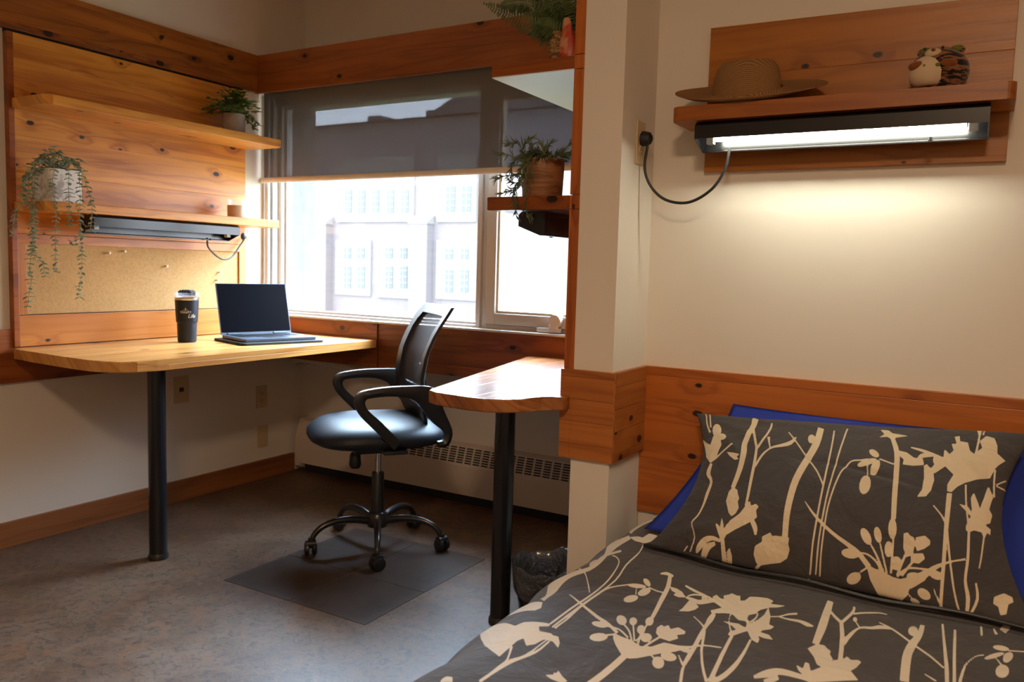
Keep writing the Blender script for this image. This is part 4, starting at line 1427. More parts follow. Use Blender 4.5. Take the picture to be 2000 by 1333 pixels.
for off in (0.0, -0.0022):
    rings = [[bm.verts.new(brim(i / NR, 2 * math.pi * j / NA) + Vector((0, 0, off))) for j in range(NA)] for i in range(NR + 1)]
    for a_, b_ in zip(rings, rings[1:]):
        for j in range(NA):
            j2 = (j + 1) % NA
            bm.faces.new((a_[j], b_[j], b_[j2], a_[j2]))
    if off == 0.0: R0 = rings
for (a_, b_) in ((R0[-1], rings[-1]), (R0[0], rings[0])):
    for j in range(NA):
        j2 = (j + 1) % NA
        bm.faces.new((a_[j], a_[j2], b_[j2], b_[j]))
put('brim', bm, M['straw'], t, smooth=True, angle=60)
bm = nb()
prof = [(1.0, 0.020), (0.985, 0.045), (0.95, 0.075), (0.88, 0.100), (0.74, 0.116), (0.5, 0.121), (0.25, 0.118), (0.0, 0.116)]
rings = []
for f, z in prof:
    if f == 0: rings.append([bm.verts.new(hc + Vector((0, 0, z)))])
    else: rings.append([bm.verts.new(hc + Vector((0.094 * f * math.cos(2 * math.pi * j / NA) - 0.006, 0.068 * f * math.sin(2 * math.pi * j / NA), z + 0.068 * f * math.sin(2 * math.pi * j / NA) * 0.36 * (1 - z / 0.14)))) for j in range(NA)])
for a_, b_ in zip(rings, rings[1:]):
    for j in range(NA):
        j2 = (j + 1) % NA
        if len(b_) == 1: bm.faces.new((a_[j], a_[j2], b_[0]))
        else: bm.faces.new((a_[j], a_[j2], b_[j2], b_[j]))
put('crown', bm, M['straw'], t, smooth=True, angle=60)

# ------------------------------------------------------------------ round tiger plush
pc = Vector((-0.143, 2.262, 1.588))
t = thing('plush_toy', pc, 'round striped plush toy with a cream belly on the shelf above the bed', 'plush toy')
def blob(c, r, name, m, parent, sub=3, shape=None):
    bm = nb()
    bmesh.ops.create_icosphere(bm, subdivisions=sub, radius=1.0)
    for v in bm.verts:
        p = v.co.copy()
        if shape: p = shape(p)
        v.co = Vector(c) + Vector((p.x * r[0], p.y * r[1], p.z * r[2]))
    return put(name, bm, m, parent, smooth=True, angle=80)
def flatb(p):
    if p.z < -0.75: p.z = -0.75 - (p.z + 0.75) * 0.1
    return p
body = blob(pc + Vector((0, 0.0, 0.046)), (0.066, 0.056, 0.060), 'body', M['tiger'], t, 4, flatb)
blob(pc + Vector((-0.018, -0.026, 0.041)), (0.046, 0.036, 0.043), 'belly', M['plush_cream'], t, 3, flatb)
blob(pc + Vector((-0.012, -0.030, 0.084)), (0.020, 0.020, 0.014), 'muzzle', M['plush_cream'], t)
blob(pc + Vector((-0.012, -0.049, 0.090)), (0.005, 0.004, 0.004), 'nose', M['plush_brown'], t)
for sx in (-1, 1):
    ar = blob(pc + Vector((-0.012 + 0.030 * sx, -0.044, 0.056)), (0.023, 0.013, 0.012), 'arm', M['plush_brown'], t)
    blob(pc + Vector((-0.014 + 0.013 * sx, -0.054, 0.052)), (0.007, 0.006, 0.006), 'paw', M['plush_green'], ar)
    e_ = blob(pc + Vector((0.002 + 0.034 * sx, -0.008, 0.094)), (0.018, 0.010, 0.012), 'ear', M['tiger'], t)
    blob(pc + Vector((0.002 + 0.034 * sx, -0.0145, 0.096)), (0.012, 0.006, 0.008), 'inner_ear', M['plush_green'], e_)
    blob(pc + Vector((-0.012 + 0.019 * sx, -0.040, 0.096)), (0.0032, 0.003, 0.0036), 'eye', M['black_gloss'], t)

# ------------------------------------------------------------------ waste bin
bc = Vector((-1.145, 2.215, 0.0))
BR, BZ = 0.83, 0.81
t = thing('waste_bin', bc, 'waste bin lined with a crumpled black bag beside the right desk leg', 'waste bin')
bm = nb()
lathe(bm, [(r_ * BR, z_ * BZ) for r_, z_ in [(0.0, 0.0), (0.088, 0.0), (0.092, 0.004), (0.122, 0.225), (0.119, 0.225), (0.089, 0.008), (0.0, 0.008)]], bc, 36, close=False)
put('bin_body', bm, M['black'], t, smooth=True)
bm = nb()
rb = random.Random(3)
NA = 72
ph = [rb.uniform(0, 6.28) for _ in range(8)]
def crum(a, z):
    return sum(math.sin(a * k_ + ph[k_ % 8] + z * 30 * (1 if k_ % 2 else -1)) / (k_ ** 0.6) for k_ in (3, 5, 8, 13, 21)) * 0.0022
prof = [(0.112, 0.135), (0.1215, 0.16), (0.1255, 0.20), (0.129, 0.235), (0.131, 0.252), (0.127, 0.262), (0.121, 0.255), (0.115, 0.225), (0.106, 0.15), (0.098, 0.06)]
rings = []
for i, (r_, z) in enumerate(prof):
    ring_ = []
    for j in range(NA):
        a = 2 * math.pi * j / NA
        rr = r_ * BR + crum(a, z) * (1.0 if i < 7 else 2.5) + (0.002 if i < 7 else 0)
        zz = z * BZ + ((0.030 * max(0, math.cos(a - 0.9)) ** 2 + 0.006 * math.sin(a * 2 + 1.0) + 0.004 * math.sin(a * 9)) if 2 < i < 8 else 0)
        ring_.append(bm.verts.new(bc + Vector((rr * math.cos(a), rr * math.sin(a), zz))))
    rings.append(ring_)
for a_, b_ in zip(rings, rings[1:]):
    for j in range(NA):
        bm.faces.new((a_[j], a_[(j + 1) % NA], b_[(j + 1) % NA], b_[j]))
put('bin_bag', bm, M['bag'], t, smooth=True, angle=60)

# ------------------------------------------------------------------ printed bedding
PIL = "344,10154,317,9755,263,9290,241,8902,253,8595,281,8330,305,8151,382,8198,353,8373,316,8625,298,8914,314,9296,366,9768,385,10171;458,10200,465,9869,409,9408,383,9069,371,8859,362,8706,359,8608,423,8605,424,8706,428,8858,438,9073,461,9417,516,9896,498,10200;788,8265,759,7950,694,7735,605,7670,515,7773,453,8013,440,8325,480,8636,558,8867,650,8950,727,8851,777,8597;974,7660,955,7521,902,7427,827,7403,749,7454,690,7567,669,7710,690,7846,747,7939,823,7967,898,7918,952,7805;-56,8004,158,7416,336,7166,459,7881,743,7557,798,7037,702,6568,653,5950,452,5734,214,6271,98,7139;673,5976,749,6128,858,6350,968,6552,1077,6713,1186,6855,1263,6955,1216,7087,1142,6976,1035,6819,925,6647,810,6443,695,6229,615,6082;1041,6423,1292,6311,1586,6127,1484,5976,1585,5786,1433,5750,1195,6085;446,5737,419,5550,390,5275,410,4965,518,4684,637,4491,714,4310,742,4068,747,3786,761,3498,799,3212,842,2934,876,2678,897,2447,910,2234,914,2040,891,1879,858,1723,881,1516,999,1258,1151,996,1262,754,1315,496,1340,242,1352,82,1397,70,1386,228,1362,484,1306,759,1187,1022,1037,1284,932,1512,916,1677,946,1824,973,1992,973,2191,966,2404,954,2633,935,2884,912,3152,888,3422,870,3704,852,4002,817,4290,735,4550,641,4761,589,4916,564,5148,556,5430,556,5638;1997,10131,2005,10200,1901,9074,1838,8641,1756,8153,1665,7635,1603,7180,1590,6840,1604,6585,1615,6318,1619,5952,1625,5539,1628,5126,1622,4665,1615,4199,1615,3879,1776,3781,1786,4093,1805,4550,1823,5011,1831,5433,1835,5850,1836,6238,1821,6552,1799,6783,1800,7035,1851,7436,1932,7932,2010,8412,2073,8833,2127,9220,2166,9535;1681,3895,1896,3704,1967,3451,2074,3208,2081,2963,2199,2616,2182,2265,2092,2080,1933,2290,1653,2992,1606,3566;1917,8503,1950,8073,2006,7516,2061,7079,2094,6877,2112,6783,2124,6597,2137,6227,2148,5783,2163,5372,2174,5060,2184,4769,2206,4394,2254,3820,2318,3194,2367,2768,2453,2752,2410,3175,2354,3795,2313,4361,2294,4731,2284,5020,2271,5336,2252,5751,2233,6200,2216,6582,2200,6798,2178,6923,2146,7115,2093,7554,2036,8116,2003,8551;2211,6529,2268,6748,2349,7071,2427,7409,2494,7744,2556,8097,2604,8418,2629,8684,2637,8896,2642,9041,2588,9078,2579,8938,2565,8748,2538,8508,2490,8195,2428,7842,2361,7511,2279,7181,2192,6866,2130,6651;2302,5246,2339,5467,2394,5782,2459,6064,2526,6268,2601,6439,2689,6576,2795,6660,2915,6707,3035,6762,3158,6832,3280,6911,3387,7033,3458,7236,3497,7460,3521,7616,3491,7679,3445,7569,3379,7425,3306,7306,3218,7203,3107,7096,2994,6991,2881,6900,2764,6811,2654,6694,2558,6546,2470,6373,2392,6161,2321,5865,2264,5541,2227,5318;2496,7599,2515,7466,2542,7281,2570,7096,2598,6917,2627,6742,2647,6623,2696,6648,2676,6767,2648,6941,2626,7119,2612,7302,2602,7494,2596,7629;2314,2284,2418,2879,2482,3065,2578,2782,2721,2918,2842,2763,2802,2529,2912,2161,2819,1982,2645,1734,2396,1419,2216,1119,2138,1050,2117,1363,2098,1798;2686,2018,2747,1895,2827,1733,2893,1594,2944,1476,2991,1356,3023,1269,3082,1285,3075,1379,3060,1523,3021,1687,2943,1855,2848,2017,2781,2129;1675,1617,1804,1525,1914,1378,1773,2035,1977,1555,2037,1294,2063,1681,2156,1586,2195,960,2129,743,1926,1110;2053,920,2102,773,2169,571,2232,379,2283,227,2329,93,2365,-30,2423,-200,2485,-200,2529,-200,2656,-200,2611,-200,2545,-200,2489,7,2444,133,2395,272,2342,423,2276,613,2207,814,2157,959;2102,789,2036,834,1935,899,1824,938,1720,927,1625,879,1547,787,1504,646,1487,490,1486,354,1502,238,1530,147,1550,92,1600,81,1613,125,1633,189,1655,263,1676,366,1699,483,1726,570,1765,632,1817,688,1872,723,1944,725,2032,702,2097,682;1942,672,1873,641,1773,581,1695,449,1691,256,1719,85,1732,-7,1747,-139,1766,-200,1780,-200,1815,-200,1831,-200,1853,-168,1875,-41,1894,61,1899,193,1906,291,1929,369,1976,467,2016,542;2500,56,2412,344,2424,574,2588,222,2675,-125,2663,-200,2574,-200;2009,-115,2058,-200,2130,-200,2212,-200,2315,-200,2427,-200,2505,-200,2549,-200,2477,-200,2374,-200,2275,-200,2184,-177,2096,-95,2034,-38;2519,-200,2694,-200,2971,-200,3199,-200,3241,-200,3156,-200,2890,-200,2627,-200;4157,8702,4148,8266,4131,7721,4098,7230,4040,6802,3963,6364,3885,5923,3810,5486,3738,5049,3684,4608,3659,4166,3655,3736,3660,3342,3673,2991,3695,2665,3723,2341,3762,1970,3805,1607,3834,1361,3999,1384,3975,1629,3941,1987,3911,2348,3892,2659,3878,2968,3874,3300,3876,3675,3888,4075,3916,4474,3967,4869,4036,5278,4108,5695,4184,6112,4264,6545,4325,7014,4352,7557,4356,8121,4355,8550;4147,7560,4147,7367,4115,7221,4059,7163,3994,7202,3938,7330,3907,7519,3907,7719,3940,7873,3996,7941,4060,7896,4115,7753;3255,1257,3456,1501,3543,1356,3628,1396,3840,1400,4037,1403,4047,1129,4122,882,4094,538,3941,340,3675,233,3412,114,3288,172,3162,454,3133,801,3299,1029;3364,193,3332,122,3284,33,3236,-62,3210,-200,3190,-200,3176,-200,3229,-200,3248,-200,3276,-200,3307,-128,3354,-2,3407,74,3442,138;3201,8067,3283,7830,3404,7502,3538,7155,3678,6798,3831,6426,3984,6074,4137,5750,4287,5443,4419,5151,4537,4837,4639,4530,4707,4321,4751,4367,4683,4577,4580,4888,4460,5212,4323,5512,4170,5819,4016,6142,3864,6495,3711,6872,3570,7234,3435,7584,3312,7912,3229,8149;4660,8504,4677,8053,4696,7468,4709,6891,4711,6369,4708,5839,4704,5250,4701,4574,4697,3866,4695,3193,4694,2559,4695,1951,4700,1401,4714,873,4728,410,4732,131,4779,138,4776,417,4763,879,4751,1405,4748,1952,4749,2557,4751,3189,4755,3859,4761,4564,4764,5237,4766,5823,4767,6352,4763,6876,4749,7454,4729,8038,4712,8487;5033,8938,5032,8340,5018,7612,5000,6964,4985,6448,4971,5963,4953,5444,4925,4887,4893,4305,4870,3681,4859,2986,4855,2271,4855,1626,4864,1022,4875,489,4876,165,4918,172,4918,496,4909,1027,4901,1629,4903,2271,4909,2983,4921,3673,4945,4291,4977,4869,5006,5425,5024,5942,5038,6424,5053,6935,5071,7576,5084,8295,5085,8884;5946,6430,5896,6393,5822,6339,5740,6281,5645,6246,5534,6206,5428,6084,5334,5860,5248,5570,5173,5240,5113,4873,5065,4476,5025,4070,4992,3676,4967,3274,4953,2831,4949,2322,4953,1787,4960,1293,4970,816,4981,389,4984,130,5025,137,5024,396,5014,823,5004,1299,4999,1791,4997,2323,5002,2828,5017,3266,5042,3663,5075,4052,5115,4451,5164,4841,5222,5197,5293,5516,5373,5795,5458,6004,5552,6110,5656,6147,5754,6182,5839,6241,5913,6296,5964,6334;6216,6455,6205,6315,6124,6133,5995,5955,5852,5830,5733,5790,5672,5843,5685,5977,5768,6159,5898,6339,6040,6468,6156,6512;6258,6674,6219,6593,6146,6586,6058,6654,5980,6782,5931,6939,5926,7078,5965,7164,6038,7169,6126,7092,6205,6960,6253,6807;6345,5814,6299,5570,6233,5413,6164,5384,6112,5487,6090,5700,6102,5971,6146,6227,6210,6396,6278,6428,6332,6312,6357,6086;6184,4669,6151,4401,6079,4212,5991,4149,5909,4226,5853,4428,5838,4704,5869,4983,5937,5186,6026,5253,6112,5164,6170,4949;5954,5974,6026,5253,6069,5268,5997,5989;6286,6466,6743,6261,6748,6356,6290,6568;5997,9227,6233,9228,6396,8898,6889,8734,6572,8475,6491,8187,6304,8466,6081,8310,6183,8709;6421,8292,6498,7966,6599,7537,6683,7094,6741,6616,6782,6093,6812,5593,6832,5135,6842,4696,6849,4273,6855,3825,6858,3397,6858,3108,6996,3147,7001,3438,7005,3867,7003,4312,6999,4730,6989,5169,6969,5628,6940,6128,6898,6665,6830,7192,6722,7689,6600,8137,6511,8463;7018,2721,7000,2479,6955,2294,6895,2211,6838,2252,6796,2407,6781,2637,6795,2883,6838,3079,6897,3167,6959,3122,7003,2958;6900,2353,6891,2198,6876,1973,6858,1714,6833,1386,6803,1034,6781,793,6838,806,6859,1046,6888,1399,6912,1727,6929,1986,6942,2210,6950,2365;6183,947,6391,856,6646,784,6845,698,7044,690,7254,835,7579,1144,7856,1408,7652,861,7376,546,7244,433,7142,146,6980,-39,6753,-200,6556,-132,6413,75,6280,412;4245,3307,4341,3119,4477,2857,4633,2599,4806,2362,4993,2133,5172,1933,5345,1768,5510,1629,5651,1510,5757,1420,5841,1349,5923,1255,6028,1092,6134,906,6206,776,6316,933,6238,1059,6124,1243,6007,1408,5911,1512,5820,1585,5710,1671,5564,1783,5396,1911,5224,2063,5043,2251,4854,2469,4680,2690,4520,2928,4375,3172,4272,3349;5996,1234,5955,1131,5863,1054,5744,1023,5629,1046,5548,1116,5523,1217,5561,1321,5654,1400,5776,1432,5894,1408,5974,1335;5963,1297,6034,1306,6133,1314,6225,1295,6308,1235,6387,1148,6451,1050,6494,930,6524,796,6543,702,6592,740,6574,836,6543,978,6495,1111,6425,1216,6338,1307,6247,1370,6143,1388,6039,1376,5967,1365;6280,2226,6323,2037,6324,1869,6284,1765,6215,1751,6134,1830,6061,1984,6015,2174,6010,2348,6049,2457,6121,2472,6207,2385;6265,1799,6316,1671,6386,1491,6452,1302,6511,1089,6566,869,6602,717,6656,764,6619,916,6563,1138,6501,1353,6433,1545,6360,1725,6308,1852;6593,2353,6603,2171,6585,2022,6542,1944,6487,1956,6434,2055,6396,2217,6383,2401,6400,2554,6442,2637,6499,2624,6555,2519;6530,1942,6687,750,6737,784,6573,1973;6881,1789,6863,1610,6822,1471,6770,1409,6721,1437,6686,1549,6675,1717,6691,1898,6731,2041,6784,2109,6836,2079,6872,1960;6041,513,6053,412,6017,293,5941,190,5848,129,5761,119,5703,161,5690,250,5724,367,5799,479,5893,552,5982,566;6038,564,6248,817,6221,874,6014,614;7207,2554,7319,2643,7372,2522,7480,2472,7495,2206,7417,1741,7251,1595,7176,1911;7535,2494,7789,2668,7917,2509,7905,2323,7728,2075,7533,1913,7495,2206;7366,1764,7689,1886,7727,1688,7553,1440,7346,1421;7408,1558,7055,834,7100,792,7453,1512;7202,1724,6932,781,6987,765,7260,1706;7111,1297,7084,1150,7024,1030,6950,970,6879,982,6830,1063,6816,1195,6840,1342,6898,1465,6975,1530,7048,1518,7098,1431;8805,2169,8688,2086,8522,1973,8354,1852,8196,1732,8035,1605,7882,1463,7746,1302,7628,1138,7518,989,7397,833,7276,680,7192,575,7258,420,7344,516,7468,660,7596,820,7707,983,7813,1150,7925,1309,8058,1470,8207,1633,8357,1780,8521,1904,8685,2008,8800,2080;7614,906,7568,815,7480,745,7373,714,7276,729,7212,786,7200,872,7244,962,7332,1034,7441,1068,7541,1052,7604,993;8118,1132,8069,1053,7991,1005,7903,1000,7829,1039,7788,1113,7791,1201,7839,1280,7918,1330,8008,1336,8084,1296,8124,1221;7691,234,7626,177,7548,166,7475,202,7426,281,7416,383,7446,481,7511,546,7592,560,7667,517,7715,431,7723,327;7415,-19,7380,-71,7327,-75,7268,-29,7227,12,7216,55,7234,103,7276,135,7331,137,7384,110,7420,64,7430,17;7118,277,7261,80,7294,117,7151,321;6974,715,7039,825,7132,979,7231,1101,7342,1164,7468,1202,7584,1229,7686,1250,7776,1259,7837,1264,7854,1349,7791,1341,7699,1328,7595,1305,7477,1279,7345,1242,7218,1170,7104,1031,7006,868,6941,756;7091,7713,7198,7659,7353,7584,7529,7492,7750,7366,7992,7231,8163,7141,8167,7362,7995,7453,7751,7589,7526,7706,7347,7765,7193,7792,7087,7811;6746,7383,7027,7322,7275,7025,7541,7057,7621,6650,7311,6452,7012,6407,7002,6769,6834,7012;7446,6836,7465,6936,7491,7048,7524,7117,7619,7206,7756,7302,7855,7370,7835,7516,7727,7508,7575,7489,7445,7412,7385,7208,7383,7001,7387,6875;7629,6582,7900,6559,8005,5810,7960,5175,7833,4711,7572,4566,7698,5061,7706,5806;7613,6562,7669,6436,7756,6263,7878,6169,7994,6296,8069,6478,8136,6647,8221,6861,8313,7118,8376,7303,8240,7632,8163,7479,8053,7260,7952,7029,7890,6783,7856,6582,7851,6509,7819,6528,7745,6652,7686,6761;8005,7179,8016,7008,7999,6873,7959,6810,7909,6834,7861,6939,7827,7102,7816,7278,7831,7418,7868,7485,7919,7456,7970,7343;8111,7226,8026,7968,8221,7654,8293,7921,8159,8360,8291,8415,8136,8934,8254,9039,8343,8645,8561,8614,8714,8111,8857,7949,8993,8397,8849,8819,8905,9285,9140,9195,9335,8712,9439,8247,9727,7942,9601,7589,9542,7286,9511,6751,9205,6430,8889,6124,8687,5768,8540,5332,8412,5326,8395,5743,8505,6437,8221,6844;8765,4763,9025,4739,9151,4434,9096,5284,9160,5672,9317,5080,9358,4776,9461,5514,9525,6267,9710,5701,9626,4962,9713,4708,9645,4235,9466,4007,9177,3830,8936,3499,8981,3821,9108,4252;8948,3703,9468,4059,9641,3927,9605,3604,9530,3699,9412,3284,9373,3599,9162,3573,9012,3392,8933,3448;8552,10191,8424,10200,8721,9201,8780,8808,8823,8478,8855,8179,8875,7977,8942,7971,8919,8171,8882,8468,8836,8797,8775,9187,8685,9665,8598,10172;8642,10196,8794,9315,8844,9303,8683,10179;8411,5224,8411,4915,8401,4482,8383,4044,8359,3640,8328,3231,8289,2812,8240,2378,8184,1939,8125,1518,8062,1115,7998,732,7937,391,7878,88,7857,-200,7864,-200,7925,-200,7921,-190,7950,104,8015,410,8080,753,8150,1139,8218,1545,8283,1970,8344,2411,8399,2848,8447,3269,8488,3681,8520,4087,8544,4526,8558,4960,8561,5269;8876,5991,8901,5694,8929,5277,8951,4860,8973,4436,8989,4014,8993,3723,9039,3756,9036,4048,9023,4471,9002,4895,8980,5308,8952,5723,8925,6020;9543,7288,9713,5705,9763,5743,9594,7318;8021,4290,8123,4106,8258,3838,8356,3496,8385,3050,8373,2532,8353,2022,8336,1524,8314,1042,8296,647,8286,364,8284,158,8286,15,8327,-163,8374,-200,8406,-200,8436,-200,8407,-200,8364,-114,8335,38,8334,189,8337,397,8347,679,8367,1074,8391,1558,8408,2056,8428,2564,8439,3087,8406,3548,8299,3903,8157,4171,8051,4353;8981,3426,8946,3075,8888,2592,8823,2156,8756,1823,8687,1522,8632,1239,8606,989,8593,769,8564,539,8494,238,8413,-28,8406,-200,8475,-200,8488,-14,8584,257,8664,579,8690,831,8690,1045,8705,1272,8757,1540,8828,1839,8898,2182,8962,2623,9018,3108,9049,3460;9406,3478,9353,3152,9273,2708,9198,2343,9145,2117,9103,1958,9074,1853,9114,1858,9143,1962,9186,2125,9241,2355,9318,2723,9402,3170,9456,3498;8901,1271,8886,1105,8860,875,8810,643,8715,399,8594,154,8492,6,8461,-182,8438,-200,8423,-200,8462,-200,8482,-200,8512,-200,8548,-26,8646,133,8773,384,8875,652,8925,909,8942,1143,8950,1305;9732,6445,9964,6891,9937,6952,9711,6508;9724,6387,9801,6365,9910,6350,10015,6398,10129,6244,10200,6074,10200,5954,10200,6118,10200,6216,10159,6356,10033,6487,9922,6440,9811,6442,9732,6457;7808,650,7872,165,7916,198,7838,677;9274,905,9565,1162,9737,1100,9706,889,9553,735,9395,309,9238,217,9280,540,9184,607;3925,-200,4293,-200,4373,-114,4734,47,4840,-13,4563,-200,4759,-200,4364,-200,4089,-200;929,-200,1052,-200,1139,-200,1239,-200,1338,-200,1471,-200,1554,-200,1740,-200,1913,-200,1571,-200,1196,-200;760,-200,906,-200,830,-200,650,-200;1197,-200,1243,302,1195,325,1155,-200"
